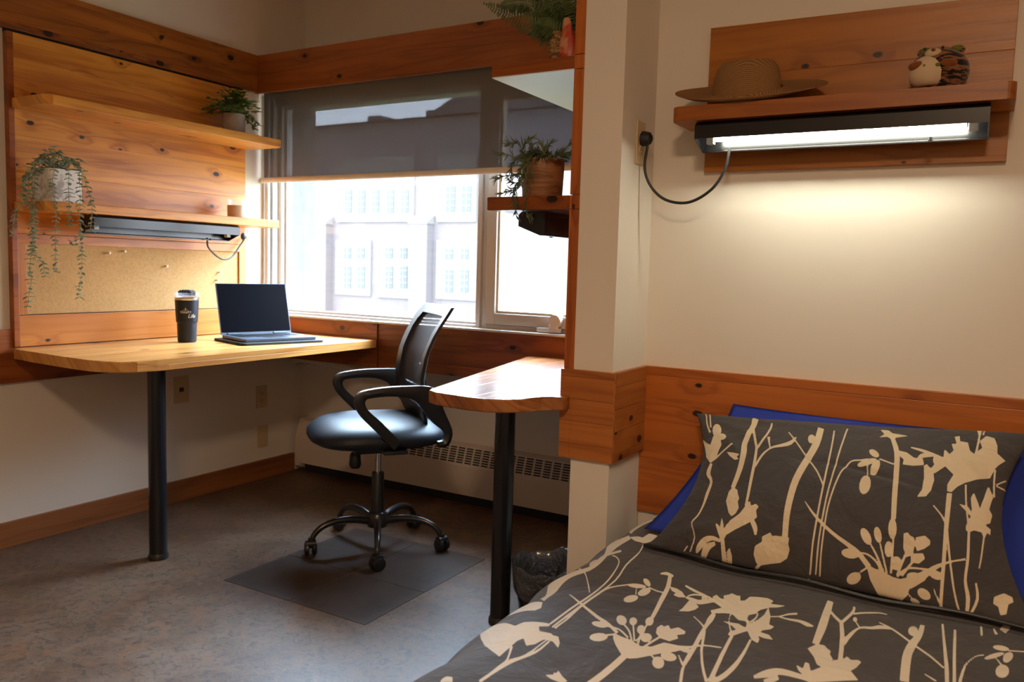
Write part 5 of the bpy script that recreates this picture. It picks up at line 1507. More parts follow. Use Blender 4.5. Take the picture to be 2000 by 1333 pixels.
DUV = "1655,2815,1619,2801,1579,2792,1523,2760,1487,2775,1458,2829,1403,2831,1363,2833,1398,2776,1439,2740,1467,2705,1500,2666,1527,2648,1562,2666,1607,2721,1639,2770;1559,2681,1561,2652,1563,2611,1565,2573,1568,2542,1570,2512,1573,2485,1576,2458,1579,2433,1582,2417,1556,2392,1554,2408,1550,2433,1547,2459,1544,2487,1541,2516,1539,2548,1536,2586,1534,2627,1533,2656;1971,3061,1944,3035,1909,3005,1874,2979,1837,2952,1799,2924,1766,2900,1741,2885,1722,2875,1703,2864,1681,2846,1659,2826,1643,2812,1643,2833,1659,2848,1682,2869,1706,2889,1726,2903,1746,2913,1770,2927,1802,2949,1840,2974,1877,2998,1911,3021,1946,3048,1973,3071;1699,2860,1699,2847,1707,2835,1722,2828,1739,2829,1754,2836,1764,2848,1764,2862,1756,2874,1741,2881,1724,2880,1708,2873;1702,2851,1688,2853,1668,2853,1649,2849,1628,2833,1606,2812,1591,2797,1590,2808,1606,2824,1628,2845,1651,2862,1672,2867,1692,2865,1706,2864;1661,2773,1657,2753,1661,2731,1672,2714,1687,2706,1703,2708,1714,2720,1719,2740,1715,2761,1704,2779,1689,2788,1673,2785;1667,2775,1641,2800,1647,2814,1674,2789;1648,2915,1651,2901,1661,2897,1675,2905,1689,2923,1700,2946,1705,2968,1702,2983,1691,2986,1677,2978,1663,2960,1652,2937;1654,2905,1643,2893,1628,2877,1613,2858,1597,2831,1581,2801,1570,2779,1566,2785,1577,2807,1593,2838,1610,2867,1627,2888,1643,2905,1654,2916;1618,2963,1613,2943,1612,2927,1617,2918,1625,2918,1635,2928,1644,2945,1650,2964,1651,2981,1646,2990,1637,2990,1627,2979;1622,2922,1562,2786,1557,2790,1617,2926;1561,2906,1556,2885,1555,2867,1560,2858,1569,2858,1580,2869,1589,2887,1595,2908,1596,2925,1591,2936,1582,2935,1571,2924;1513,2849,1509,2829,1510,2811,1518,2800,1529,2799,1540,2808,1550,2824,1555,2845,1554,2863,1546,2874,1535,2876,1523,2866;1570,2874,1537,2753,1530,2753,1563,2874;1527,2939,1522,2976,1506,2962,1497,2988,1477,2953,1456,2986,1420,2964,1415,2939,1438,2914,1423,2888,1444,2848,1482,2857,1513,2891;1492,2878,1496,2859,1502,2831,1508,2805,1512,2782,1517,2760,1520,2745,1511,2733,1508,2748,1503,2770,1499,2793,1493,2819,1487,2846,1483,2865;1265,2913,1282,2908,1305,2900,1326,2890,1342,2876,1355,2861,1368,2848,1383,2840,1399,2833,1415,2825,1431,2812,1447,2797,1458,2786,1441,2747,1431,2760,1418,2778,1404,2795,1390,2808,1376,2819,1362,2832,1349,2848,1337,2864,1323,2878,1302,2889,1279,2896,1263,2902;1349,2810,1350,2799,1358,2792,1369,2791,1382,2796,1392,2806,1398,2818,1397,2829,1389,2836,1377,2837,1364,2831,1354,2821;1375,2730,1376,2714,1384,2702,1398,2697,1413,2701,1427,2713,1435,2729,1435,2746,1427,2758,1413,2763,1397,2759,1383,2747;1397,2651,1400,2635,1409,2628,1422,2632,1435,2647,1444,2668,1448,2690,1445,2707,1436,2714,1423,2709,1410,2694,1401,2673;1472,2713,1441,2685,1441,2694,1472,2723;1719,3324,1720,3311,1731,3299,1750,3291,1771,3289,1789,3294,1798,3305,1797,3318,1785,3331,1766,3339,1745,3340,1728,3335;1692,3306,1684,3284,1683,3258,1687,3233,1697,3218,1708,3215,1719,3225,1727,3246,1728,3273,1724,3298,1714,3314,1703,3317;1707,3199,1702,3178,1704,3154,1712,3134,1725,3123,1738,3124,1749,3137,1755,3158,1753,3182,1745,3202,1732,3213,1718,3212;1707,3340,1711,3333,1721,3337,1735,3351,1749,3370,1759,3391,1763,3407,1759,3414,1748,3411,1734,3397,1721,3377,1711,3356;1706,3319,1694,3312,1677,3303,1660,3296,1644,3294,1629,3294,1618,3294,1622,3306,1632,3306,1648,3307,1663,3309,1680,3316,1697,3324,1709,3330;1758,3303,1728,3215,1723,3217,1754,3304;1795,3321,1813,3302,1838,3274,1857,3242,1866,3211,1869,3176,1871,3136,1872,3087,1873,3032,1872,2977,1868,2921,1863,2867,1859,2818,1857,2773,1856,2732,1856,2704,1847,2697,1848,2724,1849,2765,1850,2811,1854,2860,1859,2914,1863,2968,1864,3022,1864,3077,1862,3126,1861,3167,1858,3200,1850,3230,1832,3262,1808,3290,1790,3310;2021,3637,2007,3624,1988,3608,1972,3589,1959,3569,1946,3545,1934,3508,1920,3451,1908,3382,1899,3314,1895,3246,1893,3177,1893,3110,1893,3046,1894,2984,1894,2920,1892,2846,1890,2771,1888,2721,1879,2713,1880,2763,1882,2836,1884,2910,1884,2973,1883,3036,1883,3100,1884,3167,1886,3237,1890,3305,1899,3376,1912,3445,1926,3504,1940,3547,1957,3578,1974,3603,1993,3627,2014,3645,2029,3660;1940,3861,1930,3819,1916,3761,1906,3704,1904,3649,1904,3592,1901,3530,1892,3467,1880,3403,1872,3333,1871,3248,1874,3158,1876,3075,1876,3005,1875,2941,1874,2880,1872,2813,1870,2749,1868,2705,1860,2698,1861,2741,1863,2805,1865,2871,1866,2932,1867,2995,1867,3065,1865,3147,1862,3238,1863,3324,1871,3396,1883,3460,1892,3521,1895,3581,1895,3639,1898,3695,1908,3755,1921,3813,1931,3855;2067,3968,2003,3954,1975,3934,1963,4005,1916,3987,1847,3932,1832,3876,1871,3865,1908,3888,1930,3844,1995,3883;1896,4209,1892,4185,1896,4157,1907,4132,1923,4119,1939,4122,1952,4140,1957,4166,1952,4192,1939,4213,1923,4224,1907,4223;2078,4491,2031,4307,2016,4286,2052,4448;2068,4384,2083,4375,2108,4370,2140,4378,2196,4439,2196,4400,2196,4357,2196,4308,2182,4235,2141,4137,2077,4031,2086,4067,2100,4118,2108,4163,2103,4195,2091,4223,2078,4250,2065,4280,2052,4309,2044,4331;2082,4007,2102,3993,2137,3991,2196,4040,2196,4009,2196,3979,2196,3940,2159,3823,2117,3706,2096,3626,2082,3562,2073,3507,2074,3466,2095,3445,2140,3457,2196,3496,2196,3456,2196,3413,2196,3357,2196,3275,2121,3098,2092,3016,2029,2944,2044,3004,2067,3095,2087,3179,2092,3231,2088,3268,2078,3299,2060,3326,2039,3352,2025,3387,2023,3433,2027,3483,2034,3536,2044,3597,2058,3663,2069,3722,2079,3766,2085,3803,2085,3836,2072,3868,2053,3899,2040,3924;2020,3746,2103,3721,2063,3646,1996,3698;2067,3581,2049,3545,2040,3510,2039,3481,2047,3467,2062,3472,2083,3499,2107,3545,2126,3596,2129,3629,2113,3631,2090,3612;2196,3583,2142,3492,2082,3411,2043,3359,2012,3313,1984,3266,1960,3224,1938,3186,1918,3150,1906,3127,1902,3132,1915,3155,1934,3191,1957,3230,1981,3271,2010,3320,2044,3372,2089,3432,2168,3544,2196,3602;2028,2931,1993,2853,2005,2821,2059,2823,2124,2822,2196,2866,2196,2942,2196,3020,2098,2965;2196,2684,2196,2713,2135,2709,2061,2682,1994,2643,1977,2683,1940,2703,1887,2724,1876,2703,1907,2673,1886,2640,1842,2652,1829,2642,1809,2647,1781,2604,1766,2563,1805,2596,1840,2591,1847,2534,1867,2504,1907,2554,1916,2523,1911,2449,1906,2379,1957,2412,2027,2472,2108,2565;1916,2475,1904,2447,1888,2411,1876,2379,1873,2360,1874,2343,1875,2323,1875,2295,1876,2264,1876,2242,1863,2233,1863,2254,1863,2285,1864,2314,1864,2335,1864,2354,1868,2377,1880,2410,1895,2448,1906,2475;1821,2593,1820,2563,1819,2523,1822,2485,1830,2450,1843,2416,1853,2385,1860,2361,1865,2340,1869,2314,1874,2276,1879,2236,1882,2207,1868,2195,1865,2224,1861,2265,1856,2302,1852,2327,1848,2349,1842,2373,1832,2404,1820,2438,1811,2474,1809,2515,1811,2556,1812,2586;1834,2605,1834,2559,1834,2497,1837,2447,1845,2419,1856,2399,1865,2382,1868,2364,1869,2349,1869,2339,1862,2333,1862,2343,1861,2357,1858,2374,1849,2390,1838,2411,1830,2441,1827,2491,1827,2554,1828,2599;2196,2646,2196,2578,2196,2565,2196,2620;1693,2421,1689,2401,1699,2394,1691,2385,1714,2363,1685,2353,1644,2354,1636,2378,1665,2395;1998,2147,2009,2179,2001,2194,1976,2190,1953,2157;1716,3495,1709,3497,1699,3500,1689,3501,1678,3500,1666,3497,1656,3494,1661,3519,1671,3526,1686,3535,1699,3539,1710,3532,1717,3519,1722,3510;1679,3496,1670,3465,1658,3421,1647,3378,1639,3337,1632,3292,1625,3244,1616,3196,1607,3147,1599,3102,1592,3060,1586,3022,1582,2995,1566,2986,1569,3012,1574,3051,1580,3093,1587,3137,1595,3185,1602,3233,1609,3279,1617,3326,1626,3373,1639,3422,1653,3468,1663,3500;1557,2980,1554,2960,1557,2946,1565,2943,1575,2950,1585,2966,1592,2987,1594,3008,1591,3022,1583,3026,1573,3018,1563,3001;1576,2952,1572,2925,1566,2887,1561,2854,1559,2829,1558,2807,1557,2793,1550,2787,1551,2802,1551,2823,1553,2849,1558,2883,1564,2921,1568,2948;1627,3382,1596,3377,1565,3355,1531,3303,1558,3285,1586,3299,1584,3326,1610,3342;1528,3293,1520,3290,1509,3286,1498,3282,1488,3275,1476,3267,1463,3264,1452,3272,1444,3284,1437,3295,1429,3309,1421,3323,1416,3333,1430,3372,1437,3366,1447,3356,1456,3346,1464,3333,1471,3320,1477,3313,1484,3311,1493,3314,1504,3317,1515,3317,1526,3315,1533,3315;1510,3293,1492,3289,1453,3236,1457,3196,1473,3162,1509,3140,1505,3178,1507,3231;1576,3424,1563,3415,1543,3401,1521,3387,1492,3376,1460,3366,1437,3358,1440,3375,1463,3386,1495,3402,1525,3416,1547,3427,1566,3437,1578,3444;1528,3315,1524,3324,1518,3337,1511,3347,1500,3355,1487,3361,1477,3365,1481,3379,1491,3377,1505,3373,1517,3366,1525,3352,1530,3337,1533,3325;1453,3357,1450,3344,1452,3332,1456,3325,1463,3324,1470,3331,1475,3342,1477,3355,1476,3367,1471,3374,1465,3374,1458,3368;1440,3391,1432,3421,1410,3394,1392,3390,1404,3432,1387,3460,1382,3481,1355,3465,1343,3474,1328,3417,1312,3428,1304,3483,1274,3495,1232,3500,1203,3478,1208,3443,1146,3446,1171,3416,1203,3399,1230,3357,1239,3306,1258,3278,1250,3210,1280,3204,1319,3252,1347,3240,1389,3204,1403,3232,1372,3291,1402,3319,1424,3336;1331,3155,1304,3160,1270,3168,1245,3150,1225,3150,1231,3194,1214,3249,1204,3314,1207,3404,1176,3304,1164,3226,1141,3213,1148,3181,1172,3158,1177,3135,1141,3126,1118,3089,1151,3086,1175,3096,1163,3065,1161,3028,1189,3047,1222,3118,1241,3078,1259,3033,1276,3034,1278,3067,1263,3104,1285,3130;1328,3264,1324,3240,1319,3205,1311,3169,1299,3131,1285,3093,1275,3067,1271,3073,1281,3099,1295,3136,1307,3171,1314,3205,1318,3238,1321,3262;1262,3218,1257,3212,1250,3204,1245,3195,1241,3179,1238,3156,1235,3140,1221,3142,1224,3159,1230,3184,1237,3209,1246,3227,1255,3238,1260,3245;1236,3324,1233,3310,1230,3292,1229,3274,1231,3253,1235,3229,1238,3212,1231,3201,1228,3218,1223,3242,1221,3267,1223,3291,1227,3312,1230,3326;1389,3215,1389,3198,1389,3173,1388,3148,1386,3126,1382,3103,1379,3077,1376,3051,1374,3022,1371,2986,1367,2941,1361,2891,1357,2846,1354,2804,1351,2765,1348,2733,1345,2713,1342,2701,1340,2694,1330,2693,1331,2699,1331,2709,1332,2726,1333,2755,1336,2794,1339,2837,1344,2884,1350,2934,1355,2979,1359,3013,1361,3041,1362,3067,1363,3090,1362,3110,1363,3131,1365,3157,1369,3184,1372,3204;1440,3121,1420,3100,1394,3069,1374,3039,1363,3010,1356,2977,1348,2943,1340,2908,1332,2873,1322,2835,1308,2794,1294,2752,1279,2713,1263,2675,1247,2641,1237,2618,1230,2629,1241,2652,1257,2685,1272,2721,1287,2759,1301,2800,1314,2840,1323,2875,1331,2910,1339,2945,1347,2979,1356,3014,1370,3049,1393,3081,1420,3109,1439,3129;1266,3042,1264,3004,1260,2951,1256,2898,1253,2850,1248,2802,1244,2756,1240,2708,1236,2663,1233,2632,1215,2627,1219,2658,1224,2704,1229,2751,1233,2797,1238,2844,1242,2892,1247,2944,1251,2998,1254,3036;1196,3048,1194,3012,1191,2963,1190,2918,1190,2882,1190,2850,1192,2818,1195,2783,1199,2747,1204,2717,1211,2689,1220,2664,1226,2646,1211,2620,1204,2637,1195,2663,1187,2694,1182,2728,1178,2766,1176,2804,1176,2839,1177,2874,1178,2912,1181,2958,1184,3008,1187,3044;1340,2696,1339,2689,1338,2676,1335,2658,1328,2629,1319,2596,1313,2572,1303,2575,1309,2599,1318,2632,1325,2659,1328,2674,1330,2684,1330,2691;1380,2758,1341,2686,1337,2696,1378,2763;1174,3302,1166,3305,1155,3311,1144,3318,1134,3329,1125,3342,1116,3352,1104,3360,1093,3367,1085,3372,1088,3393,1097,3388,1108,3380,1120,3370,1129,3357,1138,3343,1147,3331,1157,3323,1168,3317,1176,3313;1143,3312,1132,3309,1117,3305,1101,3301,1087,3299,1074,3298,1061,3295,1050,3287,1039,3277,1029,3270,1019,3271,1011,3275,1006,3278,1007,3289,1013,3294,1021,3301,1030,3308,1039,3313,1050,3319,1063,3323,1076,3323,1090,3321,1103,3319,1118,3320,1134,3322,1145,3324;1005,3603,1004,3567,1002,3515,1000,3460,997,3400,994,3338,991,3280,988,3221,985,3165,983,3127,959,3118,959,3155,959,3211,959,3270,962,3331,966,3394,970,3453,974,3509,978,3560,981,3597;990,3073,966,3125,939,3128,928,3107,911,3089,910,3062,893,3024,908,2940,937,2961,958,3016;984,3485,975,3467,962,3440,950,3416,938,3396,927,3379,919,3367,915,3394,923,3405,934,3422,946,3440,958,3462,971,3486,980,3503;924,3375,918,3340,910,3291,902,3244,897,3202,892,3161,887,3122,883,3082,879,3044,877,3017,862,3022,864,3048,868,3087,872,3128,877,3168,882,3210,888,3254,896,3302,905,3351,911,3386;912,3372,908,3397,902,3434,897,3469,893,3497,891,3524,890,3550,891,3575,893,3596,895,3609,904,3604,902,3591,901,3575,900,3557,902,3536,904,3512,908,3485,913,3451,919,3414,923,3389;888,3508,880,3519,868,3536,853,3553,836,3570,817,3588,801,3601,788,3606,779,3605,772,3604,772,3615,779,3616,789,3618,802,3615,819,3604,839,3588,856,3572,871,3555,884,3538,892,3526;874,3167,871,3195,868,3235,863,3274,859,3309,854,3342,846,3368,834,3382,820,3389,806,3397,795,3409,786,3419,776,3429,762,3439,746,3449,735,3457,735,3466,747,3469,764,3472,781,3469,792,3458,801,3442,810,3427,823,3416,838,3404,851,3386,861,3358,869,3325,876,3291,882,3251,886,3210,889,3183;847,3382,868,3434,871,3424,850,3371;869,3461,868,3446,869,3434,872,3428,877,3429,881,3437,884,3451,885,3466,883,3478,880,3485,876,3483,872,3475;1001,2925,975,2909,977,2961,963,2957,947,2901,936,2922,912,2964,890,3019,859,3054,854,3078,838,3054,814,3070,803,3057,813,3003,826,2969,794,2914,938,2819,959,2855,986,2888;1104,2746,1094,2757,1079,2771,1065,2785,1055,2800,1045,2815,1032,2826,1010,2830,984,2830,962,2829,948,2826,938,2822,931,2819,930,2853,937,2856,948,2860,964,2864,986,2868,1014,2873,1039,2873,1058,2865,1071,2852,1083,2836,1095,2812,1105,2785,1112,2766;1060,2721,1030,2790,1042,2818,1076,2757;647,3577,648,3549,650,3511,653,3475,659,3442,667,3403,674,3358,679,3312,682,3264,683,3207,680,3130,676,3051,673,2997,645,3010,648,3064,651,3141,653,3211,653,3257,650,3295,647,3333,643,3372,637,3414,633,3458,631,3505,631,3547,631,3576;650,3502,651,3474,656,3451,663,3438,672,3440,680,3455,684,3480,684,3508,679,3532,671,3545,662,3543,655,3527;792,3490,779,3481,759,3467,735,3445,706,3410,674,3368,646,3333,625,3308,607,3288,591,3268,574,3243,558,3219,548,3202,545,3213,555,3231,571,3257,588,3283,604,3304,622,3324,643,3349,671,3385,704,3428,734,3463,758,3483,778,3494,792,3501;574,3628,571,3580,566,3512,561,3441,556,3370,551,3298,546,3233,543,3174,540,3120,538,3084,526,3092,528,3129,530,3183,534,3244,540,3309,546,3380,552,3450,558,3520,563,3587,566,3635;529,3592,528,3543,527,3473,525,3392,522,3286,518,3174,516,3098,506,3105,508,3180,512,3292,515,3398,517,3479,519,3549,521,3597;424,3407,431,3400,443,3389,454,3372,464,3347,475,3316,484,3282,490,3241,494,3199,497,3165,499,3141,499,3123,500,3112,491,3113,490,3124,489,3141,488,3164,485,3198,482,3238,478,3275,471,3307,461,3337,452,3361,442,3378,431,3388,423,3394;342,3504,347,3490,357,3478,371,3473,384,3474,393,3483,396,3496,391,3511,381,3522,367,3528,354,3526,345,3517;359,3459,363,3443,374,3418,390,3392,406,3372,418,3362,424,3365,420,3381,409,3405,394,3431,377,3452,364,3463;334,3479,331,3462,332,3435,338,3407,346,3384,354,3372,361,3374,364,3390,363,3416,358,3444,350,3468,341,3481;346,3307,349,3278,357,3253,368,3238,378,3239,386,3253,388,3279,385,3309,377,3335,366,3350,356,3350,348,3334;342,3486,290,3516,289,3528,342,3498;386,3387,370,3334,366,3345,383,3396;605,3112,566,3078,564,3092,604,3120;372,3698,361,3756,331,3793,335,3740,352,3671,362,3688;395,3696,388,3623,378,3643,391,3704;440,3685,436,3581,429,3587,432,3692"
def unpack(s_, k_):
    out = []
    for q in s_.split(';'):
        v = [float(x_) / k_ for x_ in q.split(',')]
        out.append(np.array(v).reshape(-1, 2))
    return out
def motif(P, polys, margin=0.006):
    """signed distance (inside positive) of surface points to the printed shapes"""
    out = np.full(len(P), -margin)
    for poly in polys:
        lo = poly.min(0) - margin; hi = poly.max(0) + margin
        idx = np.where((P[:, 0] > lo[0]) & (P[:, 0] < hi[0]) & (P[:, 1] > lo[1]) & (P[:, 1] < hi[1]))[0]
        if len(idx) == 0: continue
        q = P[idx]
        d = np.full(len(idx), 1e9); ins = np.zeros(len(idx), bool)
        n = len(poly)
        for i in range(n):
            a = poly[i]; b = poly[(i + 1) % n]
            ab = b - a; L2 = (ab ** 2).sum()
            if L2 < 1e-14: continue
            tt = np.clip(((q - a) @ ab) / L2, 0, 1)
            dd = np.hypot(*(q - (a + tt[:, None] * ab)).T)
            d = np.minimum(d, dd)
            if a[1] != b[1]:
                c = ((a[1] > q[:, 1]) != (b[1] > q[:, 1])) & (q[:, 0] < ab[0] * (q[:, 1] - a[1]) / ab[1] + a[0])
                ins ^= c
        sd_ = np.where(ins, d, -d)
        out[idx] = np.maximum(out[idx], np.clip(sd_, -margin, margin))
    return out
def grid_obj(name, P, n0, n1, m, mot, origin, closed_faces=None):
    """P: (n0*n1,3) array"""
    me = bpy.data.meshes.new(name)
    i = np.arange(n0 * n1).reshape(n0, n1)
    F = np.stack([i[:-1, :-1], i[:-1, 1:], i[1:, 1:], i[1:, :-1]], -1).reshape(-1, 4)
    if closed_faces is not None: F = np.vstack([F, closed_faces])
    V = P - np.array(origin)
    me.vertices.add(len(V)); me.vertices.foreach_set('co', V.astype(np.float32).ravel())
    me.loops.add(F.size); me.loops.foreach_set('vertex_index', F.ravel().astype(np.int32))
    me.polygons.add(len(F)); me.polygons.foreach_set('loop_start', np.arange(0, F.size, 4, dtype=np.int32))
    me.polygons.foreach_set('use_smooth', np.ones(len(F), bool))
    me.update(calc_edges=True)
    me.validate()
    if mot is not None:
        at = me.attributes.new('motif', 'FLOAT', 'POINT')
        at.data.foreach_set('value', mot.astype(np.float32))
    me.materials.append(m)
    o = bpy.data.objects.new(name, me); COL.objects.link(o); o.location = origin
    return o

# bed and mattress
t = thing('bed', (-0.3, 1.4, 0.0), 'single bed against the right wall, covered by the printed duvet', 'bed')
put('mattress', B1((-0.80, 0.46, 0.20), (0.19, 2.33, 0.395), 0.04, 4), M['ceil'], t)
put('bed_frame', B1((-0.80, 0.46, 0.13), (0.19, 2.33, 0.20), 0.005), M['red_y'], t)
for x, y in ((-0.77, 0.50), (0.16, 0.50), (-0.77, 2.29), (0.16, 2.29)):
    put('leg', B1((x - 0.025, y - 0.025, 0.0), (x + 0.025, y + 0.025, 0.13), 0.003), M['red_z'], t)

duv = unpack(DUV, 2000.0)
duv_all = duv + [q + np.array([0.03, -1.30]) for q in duv]
# surface coordinates: s across the bed (0 at the right end of the flat part), y along it
s_pts = np.concatenate([np.linspace(-0.24, 0.0, 12)[:-1], np.arange(0.0, 1.62, 0.0031)])
y_pts = np.concatenate([np.linspace(0.36, 0.82, 60)[:-1], np.arange(0.82, 2.3585, 0.0031)])
S_, Y_ = np.meshgrid(s_pts, y_pts, indexing='ij')
fl, rr_ = 0.95, 0.205
a_ = np.clip((S_ - fl) / rr_, 0, None)
x = np.where(S_ <= fl, 0.25 - S_, np.where(a_ <= np.pi / 2, 0.25 - fl - rr_ * np.sin(a_), 0.25 - fl - rr_ - 0.02 * (1 - np.exp(-(a_ - np.pi / 2)))))
z = np.where(S_ <= fl, 0.44, np.where(a_ <= np.pi / 2, 0.235 + rr_ * np.cos(a_), 0.235 - (a_ - np.pi / 2) * rr_))
x = np.where(S_ < 0, 0.25 + 0.012 * np.sin(np.clip(-S_ / 0.03, 0, 1.57)), x); z = np.where(S_ < 0, 0.44 + S_, z)
wr = 0.0045 * np.sin(7.0 * S_ + 3.1 * Y_) * np.sin(5.2 * Y_ - 2 * S_ + 0.7) + 0.0025 * np.sin(19 * S_ - 9 * Y_ + 1.3)
side = np.clip((S_ - 0.93) / 0.35, 0, 1)
fold = 0.011 * side * np.sin(15 * Y_ + 5.5 * S_ + 1.0 + 1.5 * np.sin(4 * Y_)) + 0.005 * side * np.sin(37 * Y_ + 9 * S_)
nx = -np.where(S_ <= fl, 0, np.sin(np.clip(a_, 0, np.pi / 2))); nz = np.where(S_ <= fl, 1, np.cos(np.clip(a_, 0, np.pi / 2)))
x = x + nx * (wr + fold); z = z + nz * (wr + fold)
# soft sag where the foot end falls and where the wall end stops
foot = np.clip((0.50 - Y_) / 0.14, 0, 1)
z = z - np.where(S_ <= fl + 0.3, foot ** 2 * 0.20, foot ** 2 * 0.02)
head = np.clip((Y_ - 2.28) / 0.08, 0, 1)
z = z - head ** 2 * 0.035
P = np.stack([x, Y_, z], -1).reshape(-1, 3)
mt = motif(np.stack([S_, Y_], -1).reshape(-1, 2), duv_all)
o = grid_obj('duvet', P, len(s_pts), len(y_pts), M['duvet'], mt, (-0.3, 1.4, 0.44))
tag(o, 'dark grey duvet printed with cream flower silhouettes spread over the bed', 'duvet')

# pillows
PC1 = dict(TL=(-.712, 2.285, .728), TR=(.125, 2.285, .775), BL=(-.700, 1.885, .448), BR=(.135, 1.865, .450))
def pillow(name, PCc, nrm, h0, back, m, n0, n1, polys, label, cat, seed, sag=0.085, wrk=1.0, scale=(0.84, 0.5), group=None, hem=True):
    TL, TR, BL, BR = [np.array(PCc[q]) for q in ('TL', 'TR', 'BL', 'BR')]
    u = np.linspace(0, 1, n0); v = np.linspace(0, 1, n1)
    U, V = np.meshgrid(u, v, indexing='ij')
    e = sag * np.sin(np.pi * V) ** .8
    UU = e + U * (1 - 2 * e)
    w = 0.03 * np.sin(np.pi * U) ** .8
    VV = V * (1 - w)
    UU = UU[..., None]; VV = VV[..., None]
    base = (BL * (1 - UU) + BR * UU) * (1 - VV) + (TL * (1 - UU) + TR * UU) * VV
    n = np.array(nrm, float); n /= np.linalg.norm(n)
    env = (np.sin(np.pi * U) ** .55) * (np.sin(np.pi * V) ** .55)
    rs = np.random.RandomState(seed)
    wv = np.zeros_like(U)
    for q in range(9):
        fx, fy, p_ = rs.uniform(3, 16), rs.uniform(3, 14), rs.uniform(0, 6.28)
        wv += np.sin(fx * U + fy * V * rs.choice([-1, 1]) + p_) / (3 + fx * 0.5)
    edge = np.clip(1.2 - env, 0.35, 1)
    crease = 0.006 * np.exp(-((V - 0.55 - 0.05 * np.sin(5 * U)) / 0.018) ** 2) * np.exp(-((U - 0.62) / 0.16) ** 2)
    for (u0, v0, u1, v1, am, wd) in ((0.03, 0.97, 0.34, 0.62, 0.007, 0.022), (0.02, 0.90, 0.22, 0.50, 0.006, 0.02), (0.08, 0.98, 0.50, 0.84, 0.006, 0.018),
                                     (0.45, 0.52, 0.80, 0.50, 0.006, 0.016), (0.80, 0.85, 0.97, 0.55, 0.007, 0.02), (0.03, 0.06, 0.25, 0.22, 0.006, 0.022),
                                     (0.55, 0.30, 0.78, 0.12, -0.005, 0.025), (0.30, 0.35, 0.48, 0.12, 0.005, 0.02), (0.86, 0.30, 0.97, 0.08, 0.006, 0.02), (0.30, 0.75, 0.44, 0.55, -0.005, 0.03)):
        du, dv = (u1 - u0), (v1 - v0) * 0.6
        tt = np.clip(((U - u0) * du + (V - v0) * 0.6 * dv) / (du * du + dv * dv), 0, 1)
        dd = np.hypot(U - u0 - tt * (u1 - u0), (V - v0 - tt * (v1 - v0)) * 0.6)
        wv += am / 0.014 * wrk * np.exp(-(dd / wd) ** 2) * np.sin(np.pi * np.clip(tt, 0.12, 0.88))
    front = base + n * (h0 * env + wv * 0.014 * wrk * edge * np.minimum(1, env * 3) - crease * wrk)[..., None]
    bk = base - n * (back * env)[..., None]
    Pf = front.reshape(-1, 3); Pb = bk.reshape(-1, 3)
    i = np.arange(n0 * n1).reshape(n0, n1) + n0 * n1
    Fb = np.stack([i[:-1, :-1], i[1:, :-1], i[1:, 1:], i[:-1, 1:]], -1).reshape(-1, 4)
    j = i - n0 * n1
    rim = []
    for A_, B_ in ((j[0], i[0]), (j[-1][::-1], i[-1][::-1]), (j[:, -1], i[:, -1]), (j[::-1, 0], i[::-1, 0])):
        rim.append(np.stack([A_[:-1], B_[:-1], B_[1:], A_[1:]], -1))
    F = np.vstack([Fb] + rim)
    if polys is not None:
        sc = np.array(scale)
        mo = motif(np.stack([U, V], -1).reshape(-1, 2) * sc, [q * sc for q in polys])
        mo = np.concatenate([mo, np.full(n0 * n1, -0.006)])
    else: mo = None
    o = grid_obj(name, np.vstack([Pf, Pb]), n0, n1, m, mo, tuple(((BL + BR) / 2)), F)
    return tag(o, label, cat, group)
def pillow_fix(o): pass
N1 = (0, -.62, .785)
pil = unpack(PIL, 10000.0)
pl = pillow('pillow', PC1, N1, 0.085, 0.028, M['pillow'], 270, 170, pil, 'dark grey pillow printed with cream flowers leaning on the bed', 'pillow', 4)
# hem tube on the lower pillow edge, its black standing in for shadow
def base1(u):
    BL = np.array(PC1['BL']); BR = np.array(PC1['BR'])
    return BL * (1 - u) + BR * u
bm = nb()
pts = []
for i in range(60):
    u = i / 59
    p = base1(u) + np.array((0, -0.006 - 0.02 * math.sin(math.pi * u), 0.004 + 0.004 * math.sin(u * 17)))
    pts.append(tuple(p))
tube(bm, pts, 0.005, 8)
h = bpy.data.meshes.new('hem')
bmesh.ops.recalc_face_normals(bm, faces=bm.faces[:])
bm.to_mesh(h); bm.free()
h.transform(Matrix.Translation(-pl.location))
h.materials.append(M['black'])
h.polygons.foreach_set('use_smooth', [True] * len(h.polygons))
ho = bpy.data.objects.new('hem', h); COL.objects.link(ho); ho.parent = pl
ho['label'] = 'black hem standing in for the shadow line of the seam'
PB = dict(TL=(-.62, 2.345, .757), TR=(.16, 2.345, .762), BL=(-.748, 2.0, .452), BR=(.215, 2.00, .452))
pillow('pillow', PB, (0, -.75, .66), 0.018, 0.016, M['blue'], 60, 40, None, 'royal blue pillow standing behind the printed pillow', 'pillow', 9, 0.03, 0.6)

